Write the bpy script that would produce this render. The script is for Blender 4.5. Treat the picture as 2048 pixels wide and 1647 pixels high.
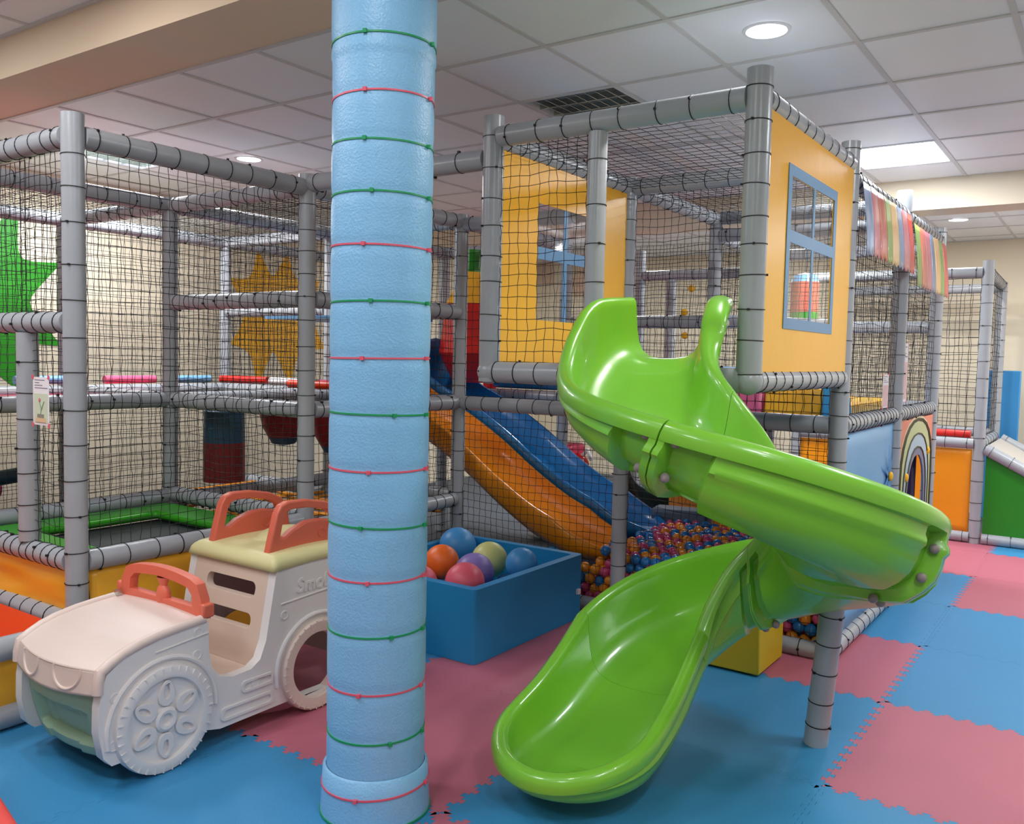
import bpy, bmesh, math, random
from mathutils import Vector, Matrix, noise
from mathutils.geometry import tessellate_polygon
random.seed(7)
for o in list(bpy.data.objects): bpy.data.objects.remove(o)
S = bpy.context.scene
COL = S.collection
PI = math.pi
# ------------------------------------------------------------------ camera, world, exposure
CAM = Vector((0, 0, 1.56))
cam = bpy.data.objects.new('camera', bpy.data.cameras.new('camera')); COL.objects.link(cam)
_yaw, _pit, _rol = 0.60669037, 0.06331475, 0.02183904
_f = Vector((-math.sin(_yaw)*math.cos(_pit), math.cos(_yaw)*math.cos(_pit), -math.sin(_pit)))
_r = Vector((math.cos(_yaw), math.sin(_yaw), 0)); _u = _r.cross(_f)
_c, _s = math.cos(_rol), math.sin(_rol)
R_ = _c*_r + _s*_u; U_ = -_s*_r + _c*_u
cam.matrix_world = Matrix(((R_.x, U_.x, -_f.x, CAM.x), (R_.y, U_.y, -_f.y, CAM.y), (R_.z, U_.z, -_f.z, CAM.z), (0, 0, 0, 1)))
cam.data.sensor_width = 36; cam.data.lens = 1752.8/2048*36; cam.data.sensor_fit = 'HORIZONTAL'
cam.data.clip_start = .05
S.camera = cam
w = bpy.data.worlds.new('world'); S.world = w; w.use_nodes = True
w.node_tree.nodes['Background'].inputs[0].default_value = (.8, .85, .9, 1)
w.node_tree.nodes['Background'].inputs[1].default_value = .3
S.view_settings.view_transform = 'Standard'; S.view_settings.look = 'None'; S.view_settings.gamma = 1
S.view_settings.use_curve_mapping = False
S.view_settings.exposure = 0.06
S.cycles.max_bounces = 6; S.cycles.diffuse_bounces = 4; S.cycles.glossy_bounces = 3
S.cycles.sample_clamp_indirect = 6
S.cycles.use_denoising = True
ZC = 2.9      # ceiling over the play frames
ZC2 = 3.1     # ceiling on this side of the beam

# ------------------------------------------------------------------ materials
def lin(c):
    return tuple(((v/255)/12.92 if v/255 <= .04045 else ((v/255+.055)/1.055)**2.4) for v in c) + (1,)
MATS = {}
def mat(name, rgb, rough=.5, bump=0, bscale=50, coat=0, emis=None, estr=0, var=0, vscale=3, spec=.5, metal=0, alpha=1, trans=0):
    if name in MATS: return MATS[name]
    m = bpy.data.materials.new(name); m.use_nodes = True; nt = m.node_tree
    b = nt.nodes['Principled BSDF']
    b.inputs['Base Color'].default_value = lin(rgb); b.inputs['Roughness'].default_value = rough
    b.inputs['Specular IOR Level'].default_value = spec; b.inputs['Metallic'].default_value = metal
    if coat: b.inputs['Coat Weight'].default_value = coat; b.inputs['Coat Roughness'].default_value = .08
    if emis: b.inputs['Emission Color'].default_value = lin(emis); b.inputs['Emission Strength'].default_value = estr
    if alpha < 1: b.inputs['Alpha'].default_value = alpha
    if trans: b.inputs['Transmission Weight'].default_value = trans
    tc = nt.nodes.new('ShaderNodeTexCoord')
    if bump:
        n = nt.nodes.new('ShaderNodeTexNoise'); n.inputs['Scale'].default_value = bscale; n.inputs['Detail'].default_value = 3
        bp = nt.nodes.new('ShaderNodeBump'); bp.inputs['Strength'].default_value = bump; bp.inputs['Distance'].default_value = .01
        nt.links.new(tc.outputs['Object'], n.inputs['Vector']); nt.links.new(n.outputs['Fac'], bp.inputs['Height'])
        nt.links.new(bp.outputs['Normal'], b.inputs['Normal'])
    if var:
        n = nt.nodes.new('ShaderNodeTexNoise'); n.inputs['Scale'].default_value = vscale; n.inputs['Detail'].default_value = 4
        mx = nt.nodes.new('ShaderNodeMix'); mx.data_type = 'RGBA'
        c = lin(rgb)
        mx.inputs[6].default_value = tuple(max(0, v*(1-var)) for v in c[:3])+(1,)
        mx.inputs[7].default_value = tuple(min(1, v*(1+var)) for v in c[:3])+(1,)
        nt.links.new(tc.outputs['Object'], n.inputs['Vector']); nt.links.new(n.outputs['Fac'], mx.inputs[0])
        nt.links.new(mx.outputs[2], b.inputs['Base Color'])
    MATS[name] = m
    return m
M_grey = mat('grey_vinyl', (164, 168, 174), .28, .12, 22, var=.05, vscale=9)
M_black = mat('black_cord', (14, 15, 17), .5)
M_net = mat('black_net', (20, 20, 20), .7)
M_yel = mat('yellow_vinyl', (248, 182, 48), .33, .18, 9, var=.04)
M_orange = mat('orange_vinyl', (240, 150, 20), .4, .2, 8)
M_frameblue = mat('window_frame_blue', (98, 146, 186), .4)
M_slide = mat('green_plastic', (124, 196, 52), .3, coat=.45, bump=.01, bscale=300)
M_bolt = mat('bolt_cap_grey', (150, 135, 138), .5)
M_blueF = mat('blue_foam_mat', (54, 138, 188), .5, .15, 260, var=.035, vscale=2.5, spec=.5)
M_pinkF = mat('pink_foam_mat', (186, 102, 120), .5, .15, 260, var=.035, vscale=2.5, spec=.5)
M_col = mat('light_blue_foam', (132, 190, 232), .38, .28, 130, var=.03, vscale=60)
M_tieg = mat('green_cable_tie', (20, 150, 90), .4)
M_tiep = mat('pink_cable_tie', (226, 90, 112), .4)
M_bin = mat('blue_leatherette', (26, 136, 194), .5, .12, 6, var=.04)
M_wall = mat('cream_paint', (232, 220, 196), .8, .05, 120)
M_beam = mat('warm_cream_paint', (240, 218, 190), .8)
M_tile = mat('ceiling_tile', (244, 248, 252), .42, .04, 300, var=.02, vscale=1.2)
M_grid = mat('ceiling_grid_white', (224, 226, 228), .5)
M_gridd = mat('ceiling_grid_grey', (212, 212, 212), .5)
M_lampw = mat('lamp_diffuser', (255, 255, 255), .5, emis=(240, 245, 255), estr=9)
M_lampd = mat('downlight_disc', (255, 255, 255), .5, emis=(255, 246, 250), estr=14)
M_white = mat('white_plastic', (232, 226, 224), .42, .03, 200)
M_cream = mat('pinkish_beige_plastic', (224, 204, 194), .42, .03, 200)
M_beige = mat('beige_plastic', (222, 198, 180), .45)
M_sage = mat('sage_green_plastic', (152, 180, 152), .45)
M_coral = mat('coral_plastic', (222, 108, 84), .4, .03, 200)
M_pale = mat('pale_yellow_plastic', (222, 214, 158), .42)
M_red = mat('red_vinyl', (214, 34, 26), .35, .1, 10)
M_redor = mat('orange_red_vinyl', (226, 58, 16), .4)
M_green = mat('green_vinyl', (52, 160, 28), .3, .25, 8, var=.12, vscale=6)
M_dgreen = mat('dark_green_vinyl', (34, 130, 24), .4)
M_tramp = mat('black_trampoline_mesh', (40, 46, 48), .5)
M_blue = mat('blue_plastic', (26, 120, 186), .25, coat=.3)
M_oran = mat('orange_plastic', (246, 150, 20), .25, coat=.3)
M_bagb = mat('dark_teal_vinyl', (22, 68, 92), .4)
M_bagr = mat('dark_red_vinyl', (120, 16, 22), .4)
M_pink = mat('pink_vinyl', (216, 100, 140), .35)
M_dpink = mat('magenta_vinyl', (196, 50, 92), .35)
M_ltblue = mat('light_blue_vinyl', (120, 176, 220), .4, .06, 5)
M_paper = mat('paper_white', (236, 230, 232), .7)
M_ink = mat('grey_ink', (120, 116, 140), .8)
M_steel = mat('louvre_aluminium', (190, 195, 190), .2, metal=.9)
M_concrete = mat('grey_subfloor', (90, 96, 104), .8)
M_skinp = mat('pastel_pink_print', (230, 190, 190), .7)
M_greenp = mat('pastel_green_print', (206, 216, 190), .7)

# ------------------------------------------------------------------ mesh helpers
class MB:
    def __init__(s): s.v = []; s.f = []; s.m = []; s.mi = 0
    def quad(s, *ids): s.f.append(ids); s.m.append(s.mi)
    def add(s, vs, fs):
        b = len(s.v); s.v += [tuple(v) for v in vs]
        for f in fs: s.f.append(tuple(i+b for i in f)); s.m.append(s.mi)
    def box(s, c, d, rz=0):
        c = Vector(c); x, y, z = d[0]/2, d[1]/2, d[2]/2
        R = Matrix.Rotation(rz, 3, 'Z')
        vs = [c+R@Vector((a*x, b*y, e*z)) for a in (-1, 1) for b in (-1, 1) for e in (-1, 1)]
        s.add(vs, [(0, 1, 3, 2), (4, 6, 7, 5), (0, 4, 5, 1), (2, 3, 7, 6), (0, 2, 6, 4), (1, 5, 7, 3)])
    def tube(s, pts, r, n=12, cap=True, closed=False):
        pts = [Vector(p) for p in pts]; k = len(pts)
        rs = r if isinstance(r, (list, tuple)) else [r]*k
        up = None; rings = []
        for i, p in enumerate(pts):
            if closed: t = pts[(i+1) % k]-pts[i-1]
            else: t = pts[min(i+1, k-1)]-pts[max(i-1, 0)]
            t.normalize()
            if up is None:
                up = Vector((0, 0, 1)) if abs(t.z) < .9 else Vector((1, 0, 0))
            a = t.cross(up)
            if a.length < 1e-4: a = t.orthogonal()
            a.normalize(); b = a.cross(t).normalized(); up = b
            rings.append([p+rs[i]*(math.cos(2*PI*j/n)*a+math.sin(2*PI*j/n)*b) for j in range(n)])
        vs = [v for q in rings for v in q]; fs = []
        for i in range(k if closed else k-1):
            for j in range(n):
                a0 = i*n+j; a1 = i*n+(j+1) % n; b0 = ((i+1) % k)*n+j; b1 = ((i+1) % k)*n+(j+1) % n
                fs.append((a0, b0, b1, a1))
        if cap and not closed:
            fs.append(tuple(range(n))); fs.append(tuple(reversed(range((k-1)*n, k*n))))
        s.add(vs, fs)
    def ring(s, c, ax, R, r, n=18, m=4, bead=True):
        ax = Vector(ax).normalized(); a = ax.orthogonal().normalized(); b = ax.cross(a); c = Vector(c)
        pts = [c+R*(math.cos(2*PI*i/n)*a+math.sin(2*PI*i/n)*b) for i in range(n)]
        vs = []; fs = []
        for i in range(n):
            d = (pts[i]-c).normalized()
            for j in range(m):
                t = 2*PI*j/m+PI/4
                vs.append(pts[i]+r*(math.cos(t)*d+math.sin(t)*ax))
        for i in range(n):
            for j in range(m):
                fs.append((i*m+j, i*m+(j+1) % m, ((i+1) % n)*m+(j+1) % m, ((i+1) % n)*m+j))
        s.add(vs, fs)
        if bead:
            th = random.uniform(0, 2*PI); s.box(c+(R+.003)*(math.cos(th)*a+math.sin(th)*b), (.012, .012, .01))
    def grid(s, fn, nu, nv, flip=False):
        vs = [fn(i/nu, j/nv) for i in range(nu+1) for j in range(nv+1)]; fs = []
        for i in range(nu):
            for j in range(nv):
                q = (i*(nv+1)+j, (i+1)*(nv+1)+j, (i+1)*(nv+1)+j+1, i*(nv+1)+j+1)
                fs.append(q[::-1] if flip else q)
        s.add(vs, fs)
    def sweep(s, rings, cap=True, closed=True):
        n = len(rings[0]); vs = [v for q in rings for v in q]; fs = []
        for i in range(len(rings)-1):
            for j in range(n if closed else n-1):
                fs.append((i*n+j, i*n+(j+1) % n, (i+1)*n+(j+1) % n, (i+1)*n+j))
        s.add(vs, fs)
        if cap:
            for k, idx in ((0, list(range(n))[::-1]), (len(rings)-1, list(range(n)))):
                tri = tessellate_polygon([[Vector(v) for v in rings[k]]])
                base = len(s.v)-len(vs)+k*n
                for t in tri:
                    t = t if k else t[::-1]
                    s.f.append(tuple(base+q for q in t)); s.m.append(s.mi)
    def plate(s, loops, fr, t):
        """loops: 2D outer + holes, fr(x,y,z)->Vector, thickness along z from 0 to t"""
        P = [Vector((x, y, 0)) for L in loops for x, y in L]
        tri = tessellate_polygon([[Vector((x, y, 0)) for x, y in L] for L in loops])
        n = len(P)
        vs = [fr(p.x, p.y, 0) for p in P]+[fr(p.x, p.y, t) for p in P]
        fs = []
        for a, b, c in tri:
            A = (P[b]-P[a]).cross(P[c]-P[a]).z
            if A < 0: b, c = c, b
            fs.append((a+n, b+n, c+n)); fs.append((c, b, a))
        k = 0
        for L in loops:
            m = len(L)
            for i in range(m): fs.append((k+i, k+(i+1) % m, k+(i+1) % m+n, k+i+n))
            k += m
        s.add(vs, fs)
    def sphere(s, c, r, nu=16, nv=10, sc=(1, 1, 1)):
        c = Vector(c); vs = []; fs = []
        vs.append(c+Vector((0, 0, r*sc[2])))
        for i in range(1, nv):
            for j in range(nu):
                a = PI*i/nv; b = 2*PI*j/nu
                vs.append(c+Vector((r*sc[0]*math.sin(a)*math.cos(b), r*sc[1]*math.sin(a)*math.sin(b), r*sc[2]*math.cos(a))))
        vs.append(c-Vector((0, 0, r*sc[2])))
        for j in range(nu): fs.append((0, 1+j, 1+(j+1) % nu))
        for i in range(nv-2):
            for j in range(nu):
                a = 1+i*nu+j; b = 1+i*nu+(j+1) % nu
                fs.append((a, a+nu, b+nu, b))
        e = len(vs)-1
        for j in range(nu): fs.append((e, 1+(nv-2)*nu+(j+1) % nu, 1+(nv-2)*nu+j))
        s.add(vs, fs)
    def lathe(s, prof, fr, n=32):
        """prof [(r,h)], fr(x,y,z); closed around z"""
        vs = []; fs = []; k = len(prof)
        for j in range(n):
            a = 2*PI*j/n
            for r, h in prof: vs.append(fr(r*math.cos(a), r*math.sin(a), h))
        for j in range(n):
            for i in range(k-1):
                fs.append((j*k+i, ((j+1) % n)*k+i, ((j+1) % n)*k+i+1, j*k+i+1))
        s.add(vs, fs)
    def build(s, name, mats, parent=None, origin=(0, 0, 0), smooth=True, bevel=0, segs=2, fix=True, angle=40, solid=0):
        me = bpy.data.meshes.new(name)
        if parent is not None and not isinstance(parent, bpy.types.Object): parent = None
        org = Vector(root_loc(parent)) if parent else Vector(origin)
        me.from_pydata([Vector(v)-org for v in s.v], [], s.f)
        if not isinstance(mats, (list, tuple)): mats = [mats]
        for m in mats: me.materials.append(m)
        if len(mats) > 1: me.polygons.foreach_set('material_index', s.m)
        if fix:
            bm = bmesh.new(); bm.from_mesh(me); bmesh.ops.recalc_face_normals(bm, faces=bm.faces); bm.to_mesh(me); bm.free()
        if smooth:
            me.polygons.foreach_set('use_smooth', [True]*len(me.polygons))
            try: me.set_sharp_from_angle(angle=math.radians(angle))
            except Exception: pass
        o = bpy.data.objects.new(name, me); COL.objects.link(o)
        if parent: o.parent = parent
        else: o.location = org
        if solid:
            md = o.modifiers.new('solid', 'SOLIDIFY'); md.thickness = solid; md.offset = 0
        if bevel:
            md = o.modifiers.new('bevel', 'BEVEL'); md.width = bevel; md.segments = segs; md.limit_method = 'ANGLE'; md.angle_limit = math.radians(35)
            md.harden_normals = False
            me.polygons.foreach_set('use_smooth', [True]*len(me.polygons))
        return o
ROOT = {}
def root_loc(o):
    l = Vector((0, 0, 0))
    while o is not None: l += Vector(o.location); o = o.parent
    return l
def tag(o, label, cat, group=None, kind=None):
    if label: o['label'] = label
    if cat: o['category'] = cat
    if group: o['group'] = group
    if kind: o['kind'] = kind
    return o
def thing(name, label, cat, loc=(0, 0, 0), group=None):
    o = bpy.data.objects.new(name, None); COL.objects.link(o); o.location = loc; o.empty_display_size = .1
    return tag(o, label, cat, group)
def struct(name, mb, m, **k):
    o = mb.build(name, m, **k); o['kind'] = 'structure'; return o
def rrect(x0, y0, x1, y1, r, n=5):
    out = []
    for cx, cy, a0 in ((x1-r, y0+r, -PI/2), (x1-r, y1-r, 0), (x0+r, y1-r, PI/2), (x0+r, y0+r, PI)):
        for i in range(n+1):
            a = a0+PI/2*i/n; out.append((cx+r*math.cos(a), cy+r*math.sin(a)))
    return out
def interp(tab, x):
    if x <= tab[0][0]: return tab[0][1]
    for (a, u), (b, v) in zip(tab, tab[1:]):
        if x <= b: return u+(v-u)*(x-a)/(b-a)
    return tab[-1][1]
def smooth_interp(tab, x):
    """Catmull-Rom through the table"""
    xs = [t[0] for t in tab]; ys = [t[1] for t in tab]
    if x <= xs[0]: return ys[0]
    if x >= xs[-1]: return ys[-1]
    i = max(k for k in range(len(xs)-1) if xs[k] <= x)
    t = (x-xs[i])/(xs[i+1]-xs[i]); h = xs[i+1]-xs[i]
    m0 = (ys[i+1]-ys[max(i-1, 0)])/(xs[i+1]-xs[max(i-1, 0)])*h
    j = min(i+2, len(xs)-1); m1 = (ys[j]-ys[i])/(xs[j]-xs[i])*h
    return (2*t**3-3*t*t+1)*ys[i]+(t**3-2*t*t+t)*m0+(-2*t**3+3*t*t)*ys[i+1]+(t**3-t*t)*m1

# ------------------------------------------------------------------ padded frame members
RP = .047
TIES = {}
RINGS = {}
def ring_mesh(r):
    k = round(r, 4)
    if k not in RINGS:
        q = MB(); q.ring((0, 0, 0), (0, 0, 1), r+.001, .0024, bead=False); q.box((r+.004, 0, 0), (.009, .009, .008))
        o = q.build('cable_tie', M_black); RINGS[k] = o.data; bpy.data.objects.remove(o)
    return RINGS[k]
def member(parent, name, p0, p1, step=.13, r=RP, skip0=.05, skip1=.03, label=None, m=None, offs=None):
    p0, p1 = Vector(p0), Vector(p1); L = (p1-p0).length; d = (p1-p0)/L
    mb = MB(); n = max(2, int(L/.09)); pts = []; rs = []
    for i in range(n+1):
        pts.append(p0+d*L*i/n); rs.append(r*(1+random.uniform(-.012, .012)))
    mb.tube(pts, rs, 18)
    o = mb.build(name, m or M_grey, parent, angle=60)
    if label: o['label'] = label
    tb = MB(); t = skip0 if offs is None else offs
    base = Vector(root_loc(o)); root = parent
    while t < L-skip1:
        ax = (d+Vector((random.uniform(-.04, .04), random.uniform(-.04, .04), random.uniform(-.04, .04)))).normalized()
        if TIES.get(root.name, 0) < 100:
            TIES[root.name] = TIES.get(root.name, 0)+1
            c = bpy.data.objects.new('cable_tie', ring_mesh(r)); COL.objects.link(c); c.parent = o
            c.matrix_local = Matrix.Translation(p0+d*t-base) @ ax.to_track_quat('Z', 'Y').to_matrix().to_4x4() @ Matrix.Rotation(random.uniform(0, 6.28), 4, 'Z')
            t += step*random.uniform(.85, 1.15); continue
        tb.ring(p0+d*t, d+Vector((random.uniform(-.04, .04), random.uniform(-.04, .04), random.uniform(-.04, .04))), r+.001, .0025)
        t += step*random.uniform(.85, 1.15)
    if tb.v: tb.build('cable_ties', M_black, o, smooth=True)['kind'] = 'stuff'
    return o
def net(parent, O, U, V, cell=.05, r=.0017, amp=.007, bulge=.0, name='safety_net', mask=None):
    O, U, V = Vector(O), Vector(U), Vector(V); N = U.cross(V).normalized()
    nu = max(2, round(U.length/cell)); nv = max(2, round(V.length/cell)); mb = MB()
    ph = random.uniform(0, 9); P = []
    un, vn = U.normalized(), V.normalized()
    for i in range(nu+1):
        row = []
        for j in range(nv+1):
            a, b = i/nu, j/nv
            e = min(1, min(i, nu-i, j, nv-j)/3.0)
            q = O+U*a+V*b
            w1 = noise.noise(Vector((a*4+ph, b*4, ph)))*amp*2.2*e; w2 = noise.noise(Vector((a*4, b*4+ph, 3+ph)))*amp*2.2*e
            kink = ((-1)**(i+j))*.0022
            q += un*(w1+kink+random.uniform(-.25, .25)*amp)+vn*(w2+random.uniform(-.25, .25)*amp)
            q += N*(bulge*math.sin(PI*a)*math.sin(PI*b)+random.uniform(-.3, .3)*amp)
            row.append(q)
        P.append(row)
    def edge(a, b):
        if mask and not mask((a+b)/2): return
        t = (b-a)
        s1 = t.cross(N).normalized()*r; s2 = N*r
        o1, o2, o3 = s2, s1*.87-s2*.5, -s1*.87-s2*.5
        mb.add([a+o1, a+o2, a+o3, b+o1, b+o2, b+o3], [(0, 3, 4, 1), (1, 4, 5, 2), (2, 5, 3, 0)])
    for i in range(nu+1):
        for j in range(nv+1):
            if i < nu: edge(P[i][j], P[i+1][j])
            if j < nv: edge(P[i][j], P[i][j+1])
    return mb.build(name, M_net, parent, smooth=False, fix=False)
def sheet(parent, name, O, U, V, m, th=.006, wr=.008, nu=24, nv=12, label=None, seed=0):
    O, U, V = Vector(O), Vector(U), Vector(V); N = U.cross(V).normalized(); mb = MB()
    def fn(a, b):
        q = O+U*a+V*b
        h = noise.noise(Vector((a*3+seed, b*2.2, seed*1.7)))*wr+noise.noise(Vector((a*9+seed, b*5, 5)))*wr*.35
        return q+N*h
    mb.grid(fn, nu, nv); o = mb.build(name, m, parent, solid=th)
    if label: o['label'] = label
    return o

# ------------------------------------------------------------------ room shell
XL, YB, XR, YF = -6.95, 10.57, 2.6, -2.5
mb = MB(); mb.box(((XL+XR)/2, (YB+YF)/2, -.07), (XR-XL+.4, YB-YF+.4, .1)); struct('floor', mb, M_concrete, smooth=False)
mb = MB(); mb.box((XL-.06, (YB+YF)/2, 1.6), (.12, YB-YF+.24, 3.4)); struct('wall_left', mb, M_wall, smooth=False)
mb = MB(); mb.box(((XL+XR)/2, YB+.06, 1.6), (XR-XL, .12, 3.4)); struct('wall_back', mb, M_wall, smooth=False)
mb = MB(); mb.box((XR+.06, (YB+YF)/2, 1.6), (.12, YB-YF+.24, 3.4)); struct('wall_right', mb, M_wall, smooth=False)
mb = MB(); mb.box(((XL+XR)/2, YF-.06, 1.6), (XR-XL, .12, 3.4)); struct('wall_front', mb, M_wall, smooth=False)
# pilaster on the back wall at the right
mb = MB(); mb.box((-.35, YB-.02, 1.45), (.5, .16, 2.9)); struct('trim_1', mb, M_wall, smooth=False)
# beams
mb = MB(); mb.box(((XL+XR)/2, 2.415, 3.05), (XR-XL, .385, .3)); struct('beam_front', mb, M_beam, smooth=False)
mb = MB(); mb.box(((XL+XR)/2, 7.10, 2.80), (XR-XL, .30, .24)); struct('beam_back', mb, M_wall, smooth=False)
TX, TY = .5715, .635
def ceiling(name, x0, x1, y0, y1, z, gx, gy, holes):
    """tiled suspended ceiling; holes: list of (x0,y0,x1,y1) tile openings"""
    xs = [gx+TX*k for k in range(-20, 20)]; ys = [gy+TY*k for k in range(-20, 20)]
    xs = sorted([x0, x1]+[v for v in xs if x0+.02 < v < x1-.02]); ys = sorted([y0, y1]+[v for v in ys if y0+.02 < v < y1-.02])
    mb = MB()
    for a, b in zip(xs, xs[1:]):
        for c, d in zip(ys, ys[1:]):
            cx, cy = (a+b)/2, (c+d)/2
            if any(h[0] < cx < h[2] and h[1] < cy < h[3] for h in holes): continue
            mb.box((cx, cy, z+.012), (b-a-.004, d-c-.004, .02))
    struct(name, mb, M_tile, smooth=False)
    g = MB()
    for v in xs[1:-1]: g.box((v, (y0+y1)/2, z+.001), (.024, y1-y0, .008))
    for v in ys[1:-1]: g.box(((x0+x1)/2, v, z+.0005), (x1-x0, .024, .008))
    g.box(((x0+x1)/2, y0+.012, z-.002), (x1-x0, .024, .008)); g.box(((x0+x1)/2, y1-.012, z-.002), (x1-x0, .024, .008))
    struct('ceiling_grid', g, M_gridd, smooth=False)
GX, GY = -.98, 3.25
def cell(i, j): return (GX+TX*i, GY+TY*j, GX+TX*(i+1), GY+TY*(j+1))
lamps = {'panel_r': cell(-1, 4), 'louvre_m': cell(-3, 1), 'louvre_l': cell(-9, 0)}
FP = [cell(2, 1), cell(2, 6), cell(3, 9), cell(-6, 7), cell(-3, 7)]  # unseen fill panels, added to brighten the back and right of the room
ceiling('ceiling', XL, XR, 2.6075, YB, ZC, GX, GY, list(lamps.values())+FP)
NP = [cell(2, -4), cell(-4, -5), cell(-1, -7), cell(-7, -4)]
ceiling('ceiling_near', XL, XR, YF, 2.2225, ZC2, GX, GY, NP)
mb = MB(); mb.box(((XL+XR)/2, (YB+YF)/2, 3.4), (XR-XL+.3, YB-YF+.3, .05)); struct('ceiling_slab', mb, M_concrete, smooth=False)

def area(name, x, y, z, sx, sy, power, col=(1, 1, 1), parent=None):
    L = bpy.data.lights.new(name, 'AREA'); L.shape = 'RECTANGLE'; L.size = sx; L.size_y = sy; L.energy = power; L.color = col
    o = bpy.data.objects.new(name, L); COL.objects.link(o)
    if parent: o.parent = parent; o.location = Vector((x, y, z))-Vector(parent.location)
    else: o.location = (x, y, z)
    return o
LW = (.93, .97, 1)
def ceiling_panel(x0, y0, x1, y1, z, label, power, lit=True, louvre=True):
    cx, cy = (x0+x1)/2, (y0+y1)/2
    t = thing('ceiling_light', label, 'ceiling light', (cx, cy, z), 'recessed ceiling light panels' if not louvre else None)
    f = MB()
    hx, hy = (x1-x0)/2, (y1-y0)/2
    for dx, dy, sx, sy in ((0, -hy+.01, 2*hx, .02), (0, hy-.01, 2*hx, .02), (-hx+.01, 0, .02, 2*hy), (hx-.01, 0, .02, 2*hy)):
        f.box((cx+dx, cy+dy, z+.035), (sx, sy, .075))
    f.build('frame', M_grid, t, smooth=False)
    b = MB(); b.box((cx, cy, z+.085), (2*hx, 2*hy, .01)); b.build('reflector', M_grid, t, smooth=False)
    if louvre:
        if True:
            for k in range(4):
                l = MB(); l.tube([(cx-.27, cy-.21+.14*k, z+.055), (cx+.27, cy-.21+.14*k, z+.055)], .013, 10); l.build('lamp_tube', M_lampw if lit else M_paper, t)
        g = MB()
        for k in range(1, 4): g.box((cx, cy-.28+.14*k, z+.02), (2*hx-.04, .006, .035))
        for k in range(1, 9): g.box((cx-hx+.02+(2*hx-.04)*k/9, cy, z+.02), (.004, 2*hy-.04, .035))
        g.build('louvre', M_steel, t, smooth=False)
        if lit: area('lamp', cx, cy, z-.004, .5, .5, power, LW, t)
    else:
        d = MB(); d.box((cx, cy, z+.01), (2*hx-.03, 2*hy-.03, .012)); d.build('diffuser', M_lampw, t, smooth=False)
        area('lamp', cx, cy, z-.001, .54, .54, power, LW, t)
PW = 40
ceiling_panel(*lamps['panel_r'], ZC, 'bright square ceiling light above the striped awnings', PW*1.0, louvre=False)
ceiling_panel(*lamps['louvre_m'], ZC, 'unlit louvred ceiling light above the yellow window tower', 0, lit=False)
ceiling_panel(*lamps['louvre_l'], ZC, 'lit louvred ceiling light behind the top left net', 55)
for h in NP: ceiling_panel(*h, ZC2, 'bright ceiling light on the near side of the beam, out of view', 20, louvre=False)
for h, p in zip(FP, (32, 44, 46, 46, 46)): ceiling_panel(*h, ZC, 'added fill light panel, unseen behind a beam or out of view', p, louvre=False)
def downlight(x, y, z, label, power, group=None):
    t = thing('downlight', label, 'ceiling light', (x, y, z), group)
    r = MB(); r.lathe([(.078, 0), (.082, -.006), (.096, -.004), (.098, 0)], lambda a, b, c: Vector((x+a, y+b, z+c)), 32); r.build('trim_ring', M_grid, t)
    d = MB(); d.lathe([(0.0001, -.003), (.078, -.003)], lambda a, b, c: Vector((x+a, y+b, z+c)), 32); d.build('lamp_disc', M_lampd, t)
    L = bpy.data.lights.new('lamp', 'AREA'); L.shape = 'DISK'; L.size = .14; L.energy = power; L.color = (1, .96, .93)
    o = bpy.data.objects.new('lamp', L); COL.objects.link(o); o.parent = t; o.location = (0, 0, -.006)
downlight(-1.257, 3.56, ZC, 'round downlight in the ceiling above the slide tower', 16)
downlight(-1.31, 9.0, ZC, 'small round downlight beyond the back beam', 16)
downlight(-5.1, 4.05, ZC, 'round downlight glowing above the left play frame', 16)
for x, y in ((.2, 2.0), (-1.6, 1.3), (-3.4, 1.5), (1.2, .2)):
    downlight(x, y, ZC2, 'round downlight near the camera side of the beam, out of view', 8, 'near downlights')

# ------------------------------------------------------------------ puzzle floor mats
OX, OY = -.83, 4.26
def tooth(n=12, d=.020, wv=.017):
    """profile of an interlocking edge from 0..1: list of (t, offset)"""
    out = [(0, 0)]
    per = 1.0/n
    for k in range(n):
        c = (k+.25)*per; c2 = (k+.75)*per
        out += [(c-wv*.55, 0), (c-wv*.62, d*.35), (c-wv*.95, d*.7), (c-wv*.8, d*.97), (c+wv*.8, d*.97), (c+wv*.95, d*.7), (c+wv*.62, d*.35), (c+wv*.55, 0)]
        out += [(c2-wv*.55, 0), (c2-wv*.62, -d*.35), (c2-wv*.95, -d*.7), (c2-wv*.8, -d*.97), (c2+wv*.8, -d*.97), (c2+wv*.95, -d*.7), (c2+wv*.62, -d*.35), (c2+wv*.55, 0)]
    return out+[(1, 0)]
TE = tooth()
def mat_tile(i, j, colour, label, group=None):
    x0, y0 = OX+i, OY+j
    L = [(x0+t, y0+o) for t, o in TE[:-1]]+[(x0+1+o, y0+t) for t, o in TE[:-1]]
    L += [(x0+t, y0+1+o) for t, o in TE[::-1][:-1]]+[(x0+o, y0+t) for t, o in TE[::-1][:-1]]
    cx, cy = x0+.5, y0+.5
    L = [(cx+(x-cx)*.9988, cy+(y-cy)*.9988) for x, y in L]
    mb = MB(); mb.plate([L], lambda x, y, z: Vector((x, y, -.02+z)), .02)
    o = mb.build('floor_mat', M_pinkF if colour == 'p' else M_blueF, origin=(cx, cy, -.02), smooth=False)
    return tag(o, label, 'floor mat', group)
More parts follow.
